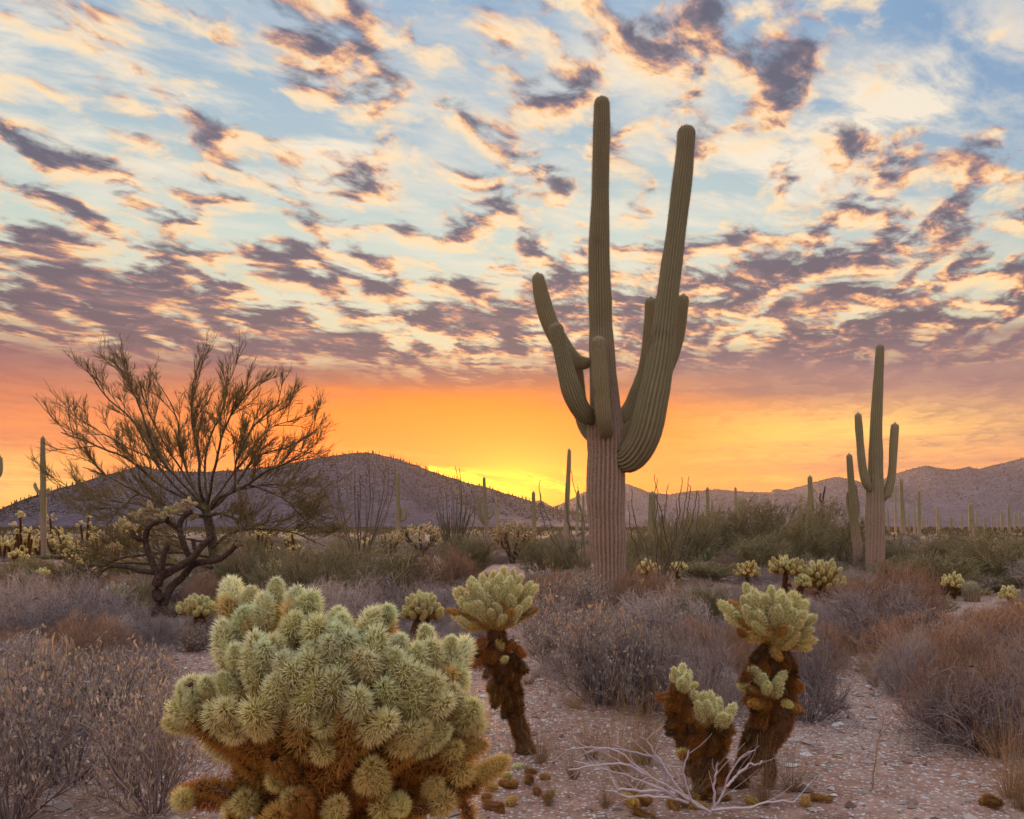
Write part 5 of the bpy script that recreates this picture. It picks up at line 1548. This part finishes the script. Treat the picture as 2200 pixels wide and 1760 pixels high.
# ------------------------------------------------------------------ bare palo verde tree
def bare_tree():
    d = 17.4
    base = GP(452, d)
    t = thing('palo_verde_tree', 'wide bare palo verde tree with feathery upswept twigs before the sunset', 'tree', base)
    pos = lambda r: [*(P3(r[0], r[1], d + (r[3] if len(r) > 3 else 0)) - base), r[2] / FPX * d]
    trunk = [(470, 1283, 13), (464, 1220, 12), (456, 1160, 11), (446, 1110, 10), (440, 1085, 9)]
    b = MB(); q = spline([pos(r) for r in trunk], 26); b.tubes(q[None, :, :3], q[None, :, 3], 9, 0, tone=.4)
    part('trunk', b.mesh('tree_trunk', [M['tree_bark']]), t)
    limbs = [
        [(444, 1100, 7), (400, 1075, 5, -.3), (345, 1045, 4.4, -.5), (296, 1003, 4, -.7), (209, 958, 3, -.9), (132, 930, 1.6, -1.)],
        [(440, 1090, 6), (385, 1050, 4.6, .2), (330, 985, 4, .3), (285, 905, 3.2, .4), (225, 850, 2.2, .5), (195, 802, 1.3, .5)],
        [(440, 1088, 6), (395, 1040, 4.4, -.2), (340, 975, 3.8, -.3), (303, 890, 2.8, -.4), (264, 802, 1.4, -.4)],
        [(440, 1085, 6), (408, 1030, 4, .5), (388, 960, 3.2, .7), (386, 905, 2.6, .8), (348, 830, 1.3, .9)],
        [(440, 1085, 6), (428, 1030, 4.6, -.4), (425, 985, 4, -.5), (410, 920, 3, -.6), (414, 830, 1.4, -.7)],
        [(446, 1085, 6), (440, 1010, 4.2, .3), (450, 930, 3.2, .4), (476, 875, 2.6, .4), (487, 800, 1.3, .5)],
        [(446, 1085, 6), (456, 1000, 4.2, -.5), (480, 910, 3.0, -.7), (510, 865, 2.2, -.8), (540, 838, 1.3, -.8)],
        [(452, 1094, 7), (473, 1070, 5.5, -.3), (501, 1056, 4.6, -.4), (504, 1003, 3.6, -.5), (543, 927, 2.6, -.5), (595, 872, 1.3, -.5)],
        [(452, 1094, 7), (490, 1060, 5.2, .3), (532, 1000, 4, .6), (556, 975, 3.2, .7), (626, 955, 2.2, .8), (680, 920, 1.2, .8)],
        [(473, 1070, 5), (532, 1042, 4.6, -.6), (560, 1020, 3.6, -.8), (610, 1000, 2.6, -.9), (668, 975, 1.3, -1.)],
        [(532, 1042, 4, -.5), (580, 1058, 3.4, -.7), (620, 1080, 2.6, -.9), (650, 1110, 2, -1.), (670, 1138, 1.2, -1.)],
        [(446, 1108, 6), (480, 1105, 4.4, -.8), (515, 1125, 3.6, -1.1), (520, 1145, 2.4, -1.2)],
        [(444, 1110, 5), (380, 1095, 3.6, -.8), (300, 1060, 2.8, -1.1), (230, 1025, 2.2, -1.2), (180, 1005, 1.2, -1.3)],
        [(440, 1112, 4.6), (370, 1100, 3.2, .5), (290, 1080, 2.4, .8), (200, 1060, 1.8, .9), (120, 1035, 1.1, 1.)],
        [(455, 1180, 6), (500, 1150, 4.2, -.7), (560, 1140, 3.2, -.9), (640, 1150, 2.2, -1.1), (705, 1180, 1.2, -1.2)],
        [(300, 1060, 2.4, -1.), (260, 1100, 2, -1.2), (240, 1130, 1.6, -1.3), (238, 1165, 1, -1.3)],
        [(455, 1170, 5), (400, 1160, 3.2, -.9), (320, 1150, 2.4, -1.1), (250, 1160, 1.3, -1.2)],
        [(500, 1056, 4, .6), (570, 1040, 3, .9), (630, 1050, 2.2, 1.1), (690, 1080, 1.2, 1.1)],
        [(440, 1090, 4, .8), (360, 1010, 3, 1.1), (260, 960, 2.2, 1.2), (170, 905, 1.2, 1.3)],
        [(450, 1088, 4, .9), (520, 990, 3, 1.1), (580, 920, 2, 1.2), (640, 900, 1.2, 1.3)],
        [(460, 1200, 5), (380, 1186, 4, -1.), (300, 1192, 3.6, -1.6), (208, 1209, 3., -2.), (140, 1252, 1.6, -2.2)],
        [(458, 1220, 5), (350, 1214, 4, -1.2), (240, 1214, 3.4, -1.9), (197, 1248, 2.8, -2.2), (171, 1290, 2., -2.3)],
        [(434, 1080, 4, 1.), (350, 940, 2.8, 1.3), (310, 860, 2, 1.4), (300, 815, 1.2, 1.4)]]
    allp, allr = [], []
    for i, rows in enumerate(limbs):
        b = MB(); q = spline([pos(r) for r in rows], 24)
        jw = RN.normal(0, .018, (24, 3)); jw[0] = 0
        q[:, :3] += np.cumsum(jw, 0) * .5
        b.tubes(q[None, :, :3], q[None, :, 3] * .68, 6, 0, tone=.4)
        part('limb', b.mesh('tree_limb', [M['tree_bark']]), t)
        allp.append(q[:, :3]); allr.append(np.linalg.norm(np.diff(q[:, :3], axis=0), axis=1).sum())
    P0 = np.array(allp); L0 = np.array(allr)
    b = MB()
    P1, L1, _ = grow(P0, None, np.full(len(P0), 1.), 16, .42, .70, 6, .40, 0, .25, 1.0, .12)
    b.tubes(P1, np.linspace(.011, .005, 6)[None], 4)
    P2, L2, _ = grow(P1, None, L1, 11, .36, .46, 4, .35, 0, .25, 1.0, .12)
    b.tubes(P2, np.linspace(.0058, .0032, 4)[None], 3)
    P3_, L3, _ = grow(P2, None, L2, 6, .36, .52, 3, .22, 0, .2, 1.0, .1)
    b.tubes(P3_, np.linspace(.0038, .0020, 3)[None], 3)
    tag(part('crown', b.mesh('tree_crown', [M['tree_twig']]), t), kind='stuff')
bare_tree()

# ------------------------------------------------------------------ ocotillos
def ocotillo(label, px, d, tips, rpx=1.6, seed=0, wig=.03, buds=True):
    base = GP(px, d)
    t = thing('ocotillo', label, 'shrub', base)
    rg = np.random.default_rng(seed)
    for (x, y, bow) in tips:
        dd = rg.uniform(-.5, .5)
        e = P3(x, y, d + dd) - base
        m = e * .5 + np.array([bow / FPX * d, 0, .06 * np.linalg.norm(e)])
        m2 = e * .8 + np.array([bow * .7 / FPX * d, 0, .03])
        r = rpx / FPX * d
        q = spline([(rg.normal(0, .06), rg.normal(0, .06), -.05, r), (*(m * .5 + rg.normal(0, .03, 3)), r * .95), (*m, r * .85), (*m2, r * .7), (*e, r * .5)], 30)
        q[1:, :3] += np.cumsum(rg.normal(0, wig, (29, 3)), 0) * .25
        b = MB(); b.tubes(q[None, :, :3], q[None, :, 3], 5)
        n = 60
        i = rg.integers(2, 30, n); dv = unit(rg.normal(size=(n, 3)) + [0, 0, .3])
        b.spikes(q[i, :3], q[i, :3] + dv * (q[i, 3] * 1.8 + .014)[:, None], .005, 0, 3)
        part('cane', b.mesh('ocotillo_cane', [M['ocotillo']]), t)
    return t
ocotillo('crooked dark ocotillo wands rising behind the giant saguaro trunk', 1420, 16.2,
    [(1477, 1018, 12), (1504, 1052, 18), (1436, 1030, -6), (1412, 1018, -6), (1380, 1022, -10), (1350, 1046, -14), (1452, 1045, 8), (1474, 1024, 20), (1340, 1080, -20), (1490, 1046, 26), (1430, 1092, -2), (1395, 1060, 10), (1365, 1100, -8), (1462, 1072, 12)], 1.5, 1, .06)
ocotillo('sparse ocotillo wands bending toward the sunset beside the giant saguaro', 1262, 17.2, [(1172, 1042, -24), (1228, 1008, 8), (1236, 1040, 10), (1166, 1060, -30), (1222, 1022, -4), (1205, 1080, -12), (1240, 1070, 4)], 1.4, 2, .055)
ocotillo('fan of tall thin ocotillo wands in front of the rounded hill', 775, 24., [(705, 1028, -14), (722, 1010, -10), (742, 1000, -8), (758, 1008, -4), (772, 1018, 0), (790, 1002, 6), (806, 998, 8), (822, 1010, 12), (838, 1024, 14), (848, 1000, 18), (730, 1050, -14), (815, 1048, 10), (766, 1045, -2), (784, 1052, 4), (700, 1062, -16), (835, 1062, 16)], 1.35, 3, .03)
ocotillo('dense upright ocotillo clump with one long arching wand', 975, 27., [(940, 1060, -8), (952, 1076, -5), (962, 1066, -3), (971, 1052, 0), (980, 1070, 2), (990, 1060, 4), (1000, 1074, 6), (1010, 1062, 8), (946, 1090, -4), (966, 1090, 0), (985, 1092, 2), (1004, 1094, 4), (957, 1096, -2), (984, 1008, 8), (976, 1000, 12), (1012, 1050, 22)] + [(rnd.uniform(932, 1020), rnd.uniform(1072, 1130), rnd.uniform(-5, 5)) for _ in range(22)], 1.5, 4, .025)
ocotillo('short dark ocotillo clump beside the banded saguaro column', 1562, 30., [(1536, 1170, -5), (1545, 1160, -3), (1553, 1168, 0), (1562, 1158, 1), (1570, 1166, 3), (1580, 1162, 5), (1588, 1174, 6), (1548, 1178, -2), (1574, 1178, 2)], 2.0, 5, .02)

# ------------------------------------------------------------------ stones
def m_stone():
    m, N = mat_new('stone')
    tc = N.node('ShaderNodeTexCoord'); p = S(N, tc.outputs['Object'])
    tone = N.attr('tone'); r = obj_info(N, 'Random')
    n = N.noise(p, 30., 5, .65)
    col = N.ramp(tone, [(0, (.12, .085, .075)), (.3, (.24, .165, .14)), (.55, (.34, .27, .25)), (.8, (.50, .45, .45)), (1, (.66, .63, .65))])
    col = N.mix(n * .5, col, N.mix(1., col, (.55, .48, .44), 'MULTIPLY'))
    finish(N, bsdf(N, col, .85, n, .006, .6, .2))
    return m
M['stone'] = m_stone()

def stone_mesh(seed):
    rg = np.random.default_rng(seed + 70)
    # an irregular block: an octahedron split once, pushed about
    V = [tuple(v) for v in OCT_V]; F = []
    mid = {}
    def mp(a, c):
        k = (min(a, c), max(a, c))
        if k not in mid:
            v = (np.array(V[a]) + np.array(V[c])); V.append(tuple(v / np.linalg.norm(v) * .96)); mid[k] = len(V) - 1
        return mid[k]
    for (a, c, e) in OCT_F:
        x, y, z = mp(a, c), mp(c, e), mp(e, a)
        F += [(a, x, z), (x, c, y), (z, y, e), (x, y, z)]
    V = np.array(V) * (1 + rg.normal(0, .16, (len(V), 1))) * np.array([1, rg.uniform(.6, .95), rg.uniform(.35, .6)])
    b = MB(); b.add(V, np.array(F), 0, None, rg.uniform(.55, 1.))
    return b.mesh('rock', [M['stone']], smooth=False)
ROCK = [stone_mesh(i) for i in range(5)]
def rock(px, py, rpx, label, group=None):
    d = 2640. / (py - HY)
    g = GP(px, d); s = rpx / FPX * d
    o = part('rock', ROCK[rnd.randrange(5)], None, (g[0], g[1], g[2] + s * .12), (rnd.uniform(-.2, .2), rnd.uniform(-.2, .2), rnd.uniform(0, 6.28)), (s, s, s))
    tag(o, label, 'rock', group)
rock(1705, 1592, 15, 'largest pale bluish rock at the foot of the two-tiered cholla')
rock(1738, 1600, 17, 'flat pale slab beside the largest bluish rock')
rock(1872, 1546, 13, 'pale rounded rock alone on the open gravel')
rock(1802, 1624, 12, 'grey half-buried rock beside a dry stick')
rock(1068, 1508, 12, 'dark bluish rock behind the biggest cholla')
rock(1072, 1462, 10, 'grey stone by the leaning cholla stem')
for (px, py, r) in [(1765, 1650, 6), (1830, 1660, 6), (1990, 1672, 7), (2095, 1648, 6), (2140, 1668, 5), (1870, 1672, 5), (1920, 1640, 5), (2030, 1690, 7), (1780, 1702, 6), (1680, 1640, 5), (1850, 1712, 6), (2060, 1720, 6), (1960, 1722, 5), (2120, 1700, 5),
        (1866, 1476, 8), (1840, 1490, 7), (1905, 1470, 6), (1880, 1500, 6), (1950, 1476, 6), (1820, 1466, 6), (1900, 1508, 5), (1930, 1496, 5), (1070, 1430, 6), (1120, 1440, 5), (1160, 1460, 6), (1190, 1420, 5), (1095, 1480, 6), (1150, 1500, 5), (1060, 1540, 6),
        (1080, 1700, 6), (1140, 1690, 5), (1040, 1650, 6), (1170, 1720, 6), (60, 1500, 6), (120, 1515, 5), (30, 1530, 6), (90, 1640, 5), (240, 1560, 6)]:
    rock(px + rnd.uniform(-6, 6), py, r, 'small pale stone lying on the reddish gravel', 'small stones on the gravel')

def gravel():
    b = MB()
    for n, lo, hi, d0, d1 in ((9000, .004, .011, 3.6, 6.5), (9000, .006, .014, 5., 10.), (6500, .008, .022, 6., 16.), (2600, .015, .036, 3.8, 15.)):
        d = np.sqrt(RN.uniform(d0 ** 2, d1 ** 2, n)); px = RN.uniform(-60, 2260, n)
        x = (px - CX) / FPX * d
        keep = (vnoise(x * .9 + 5, d * .9, 4) * .6 + vnoise(x * 3, d * 3, 9) * .4 + RN.random(n) * .25) > .48
        x, d = x[keep], d[keep]; n = len(x)
        s = RN.uniform(lo, hi, n) * (.6 + RN.random(n) ** 2)
        C = np.stack([x, d, ground_z(x, d) + s * .15], -1)
        V = OCT_V[None] * (1 + .45 * (RN.random((n, 6, 1)) - .5) * 2) * np.stack([RN.uniform(.8, 1.3, n), RN.uniform(.6, 1.1, n), RN.uniform(.35, .7, n)], -1)[:, None]
        a = RN.random(n) * 6.28; ca, sa = np.cos(a)[:, None], np.sin(a)[:, None]
        V = np.stack([V[..., 0] * ca - V[..., 1] * sa, V[..., 0] * sa + V[..., 1] * ca, V[..., 2]], -1) * s[:, None, None] + C[:, None]
        F = (OCT_F[None] + (np.arange(n) * 6)[:, None, None]).reshape(-1, 3)
        b.add(V.reshape(-1, 3), F, 0, None, np.repeat(RN.random(n) ** .8, 6))
    tag(part('gravel', b.mesh('gravel', [M['stone']], smooth=False)), 'pale and rosy pebbles strewn over the clearing', None, None, 'stuff')
gravel()

# ------------------------------------------------------------------ litter of twigs and dead leaves
def litter():
    b = MB()
    n = 5200
    d = np.sqrt(RN.uniform(3.7 ** 2, 12 ** 2, n)); px = RN.uniform(-60, 2260, n); x = (px - CX) / FPX * d
    keep = vnoise(x * 1.4, d * 1.4, 12) + RN.random(n) * .4 > .55
    x, d = x[keep], d[keep]; n = len(x)
    a = RN.random(n) * 6.28; L = RN.uniform(.02, .11, n)
    A = np.stack([x, d, ground_z(x, d) + .006], -1)
    dv = np.stack([np.cos(a), np.sin(a), RN.uniform(-.05, .25, n)], -1) * L[:, None]
    Pts = np.stack([A, A + dv * .5 + RN.normal(0, .006, (n, 3)), A + dv], 1)
    b.tubes(Pts, .0016, 3, 0)
    m = 5200
    d = np.sqrt(RN.uniform(3.7 ** 2, 10 ** 2, m)); px = RN.uniform(-60, 2260, m); x = (px - CX) / FPX * d
    C = np.stack([x, d, ground_z(x, d) + .005], -1)
    dv = RN.normal(0, 1, (m, 3)) * np.array([1, 1, .3])
    b.leaves(C, dv, RN.uniform(.01, .026, m), RN.uniform(.005, .012, m), 1)
    tag(part('leaf_litter', b.mesh('leaf_litter', [M['red_twig'], M['dry_leaf']])), 'brown dead leaves and twig bits lying on the gravel', None, None, 'stuff')
litter()

# ------------------------------------------------------------------ fallen cholla joints
def fallen(px, py, L, col, label, group=None):
    d = 2640. / (py - HY); g = GP(px, d)
    me = J_MID[rnd.randrange(3)] if col is not BROWN else J_DEAD[rnd.randrange(2)]
    o = part('fallen_cholla_joint', me, None, (g[0], g[1], g[2] + .02), (math.radians(90) + rnd.uniform(-.3, .3), rnd.uniform(-.2, .2), rnd.uniform(0, 6.28)), (L * 10 * .85,) * 3, jit(col if col is not BROWN else mixc(BROWN, RUST, .6), .12))
    tag(o, label, 'cactus joint', group)
fallen(1124, 1652, .10, PALE, 'pale fallen cholla joint at the foot of the leaning cholla')
fallen(1100, 1672, .09, GOLD, 'yellow fallen cholla joint beside the pale one')
for (px, py, L, c) in [(1095, 1694, .12, RUST), (1112, 1690, .10, RUST), (1140, 1678, .11, BROWN), (1160, 1672, .1, RUST), (1130, 1662, .09, BROWN), (1070, 1702, .1, AMBER), (1090, 1735, .11, AMBER), (1075, 1742, .09, RUST), (1040, 1738, .1, BROWN), (1036, 1722, .09, RUST),
        (1188, 1704, .08, AMBER), (1186, 1718, .07, RUST), (1150, 1700, .09, BROWN), (1730, 1740, .1, AMBER), (1742, 1736, .1, RUST), (2118, 1742, .12, BROWN), (2105, 1748, .1, RUST), (1365, 1744, .13, AMBER), (1400, 1738, .12, RUST), (1440, 1736, .12, RUST), (1480, 1748, .12, AMBER),
        (1360, 1755, .11, BROWN), (1862, 1372, .1, AMBER), (1840, 1366, .09, RUST), (1872, 1376, .08, GOLD), (1820, 1370, .09, RUST), (1460, 1730, .12, AMBER), (1790, 1744, .08, RUST), (1520, 1735, .1, BROWN), (1600, 1738, .1, AMBER)]:
    fallen(px, py, L, c, {id(RUST): 'rust-coloured fallen cholla joint on the gravel', id(BROWN): 'dark brown dead cholla joint on the gravel', id(AMBER): 'amber fallen cholla joint on the gravel', id(GOLD): 'little yellow cholla joint on the far gravel path'}[id(c)], None if c is GOLD else 'fallen joints littering the gravel')

# ------------------------------------------------------------------ dead branches
def dead_branch(name, label, rows_list, d, mat, rpx, seed, twig=8):
    rg = np.random.default_rng(seed)
    r0 = rows_list[0][0]
    base = np.array([*P3(r0[0], r0[1], d)])
    base[2] = float(ground_z(base[0], base[1]))
    t = thing(name, label, 'branch', base)
    paths = []
    for i, rows in enumerate(rows_list):
        q = spline([[*(P3(r[0], r[1], d + (r[2] if len(r) > 2 else 0)) - base), rpx / FPX * d * (1 - .16 * k)] for k, r in enumerate(rows)], 20)
        q[1:, :3] += np.cumsum(rg.normal(0, .004, (19, 3)), 0)
        q[:, 2] = np.maximum(q[:, 2], .012)
        b = MB(); b.tubes(q[None, :, :3], np.maximum(q[None, :, 3], .0018), 6)
        part('stem' if i == 0 else 'branch', b.mesh('dead_branch', [mat]), t)
        paths.append(q[:, :3])
    if twig:
        P1, L1, _ = grow(np.array(paths), None, np.full(len(paths), .3), twig, .5, .6, 4, .1)
        P1[..., 2] = np.maximum(P1[..., 2], .01)
        b = MB(); b.tubes(P1, np.linspace(.0022, .0012, 4)[None], 3)
        part('twigs', b.mesh('twigs', [mat]), t)
dead_branch('dead_branch', 'pale silvery dead branch arching over the ground by the double-stemmed cholla', [
    [(1520, 1742), (1450, 1700, -.05), (1390, 1665, -.08), (1330, 1612, -.1), (1270, 1598, -.12), (1205, 1600, -.15)],
    [(1450, 1712), (1400, 1690), (1360, 1672), (1300, 1652), (1240, 1640)], [(1440, 1706), (1420, 1650), (1380, 1622), (1310, 1610), (1250, 1618)],
    [(1480, 1725), (1420, 1720), (1340, 1712), (1290, 1704)], [(1500, 1735), (1440, 1680), (1400, 1630), (1376, 1600)], [(1395, 1668), (1330, 1645), (1270, 1642), (1215, 1655)],
    [(1450, 1705), (1390, 1700), (1330, 1690), (1318, 1668)]], 4.15, M['pale_wood'], 3.4, 4, 5)
dead_branch('dead_branch', 'grey dead branch with upright twigs in front of the dark cholla legs', [
    [(1520, 1752), (1550, 1710), (1570, 1670), (1600, 1632), (1625, 1620)], [(1530, 1740), (1600, 1735), (1660, 1715), (1720, 1708)], [(1560, 1690), (1590, 1660), (1640, 1645)],
    [(1535, 1735), (1530, 1690), (1536, 1650)], [(1525, 1745), (1480, 1715), (1462, 1660), (1470, 1610)]], 4.05, M['pale_wood'], 3.0, 6, 4)
dead_branch('dead_branch', 'curved dark dead branch lying behind the leaning cholla', [
    [(1245, 1362), (1215, 1352, .05), (1180, 1354, .05), (1155, 1368, .0), (1140, 1378)], [(1200, 1353), (1190, 1366), (1170, 1380)], [(1235, 1358), (1222, 1342), (1208, 1338)]], 10.6, M['dark_twig'], 3.6, 8, 4)
dead_branch('dry_stick', 'short straight dry stick beside the half-buried rock', [[(1790, 1620), (1800, 1632), (1815, 1646)]], 5.25, M['straw'], 3., 9, 0)
dead_branch('dry_stick', 'thin dry stalk standing upright on the open gravel', [[(1868, 1720), (1875, 1690), (1882, 1640), (1888, 1572), (1886, 1560)]], 4.5, M['straw'], 2., 10, 3)

# ------------------------------------------------------------------ prickly pear
def prickly_pear():
    d = 2640. / (1231 - HY)
    base = GP(1514, d)
    t = thing('prickly_pear', 'low green prickly pear of flat pads beyond the neat cholla dome', 'cactus', base)
    b = MB()
    a = np.linspace(0, 2 * np.pi, 13)[:-1]
    rim = np.stack([.11 * np.cos(a), 0 * a, .15 + .15 * np.sin(a)], -1)
    V = np.concatenate([rim, rim * np.array([.7, 1, .7]) + np.array([0, -.03, .045]), rim * np.array([.7, 1, .7]) + np.array([0, .03, .045]), [[0, -.036, .15], [0, .036, .15]]])
    F = []
    for i in range(12):
        j = (i + 1) % 12
        F += [(i, j, 12 + j), (i, 12 + j, 12 + i), (j, i, 24 + i), (j, 24 + i, 24 + j), (12 + i, 12 + j, 36), (24 + j, 24 + i, 37)]
    b.add(V, np.array(F))
    n = 70
    q = RN.integers(12, 38, n); dv = unit(RN.normal(0, .6, (n, 3)) + np.sign(V[q][:, 1:2]) * np.array([[0, 1., 0]]))
    b.spikes(V[q], V[q] + dv * .03, .002, 1, 3)
    me = b.mesh('pad', [M['pear_pad'], M['saguaro_spine']])
    for (x, y, z, ry, rz, s) in [(0, 0, 0, .1, .3, 1.), (.16, .05, 0, .5, -.4, .95), (-.17, .02, 0, -.5, .5, .95), (.03, 0, .27, -.2, .9, .9), (.22, .05, .22, .7, .2, .85), (-.24, .03, .22, -.7, -.3, .85), (.05, -.1, .02, .2, 1.3, .9), (-.08, 0, .27, -.5, .2, .8), (.10, .02, .5, .3, .5, .75)]:
        part('pad', me, t, (x, y, z), (0, ry, rz), (s, s, s))
def m_pear():
    m, N = mat_new('pear_pad')
    n = N.noise(geo_pos(N), 18., 4, .6)
    finish(N, bsdf(N, N.mix(n, (.10, .14, .05), (.22, .25, .10)), .6))
    return m
M['pear_pad'] = m_pear()
prickly_pear()

# ------------------------------------------------------------------ air
def haze():
    b = MB()
    x0, x1, y0, y1, z0, z1 = -2600, 2600, -900, 3150, -14., 260.
    V = np.array([[x, y, z] for z in (z0, z1) for y in (y0, y1) for x in (x0, x1)])
    F = np.array([[0, 2, 3, 1], [4, 5, 7, 6], [0, 1, 5, 4], [2, 6, 7, 3], [0, 4, 6, 2], [1, 3, 7, 5]])
    b.add(V, F)
    m = bpy.data.materials.new('evening_haze'); m.use_nodes = True
    N = NT(m.node_tree); m.node_tree.nodes.clear()
    v = N.node('ShaderNodeVolumePrincipled')
    v.inputs['Color'].default_value = (.80, .68, .74, 1)
    v.inputs['Density'].default_value = .00008
    v.inputs['Anisotropy'].default_value = .5
    o = N.node('ShaderNodeOutputMaterial')
    m.node_tree.links.new(v.outputs[0], o.inputs['Volume'])
    tag(part('haze', b.mesh('haze', [m], smooth=False)), 'thin evening haze over the desert', None, None, 'stuff')
haze()
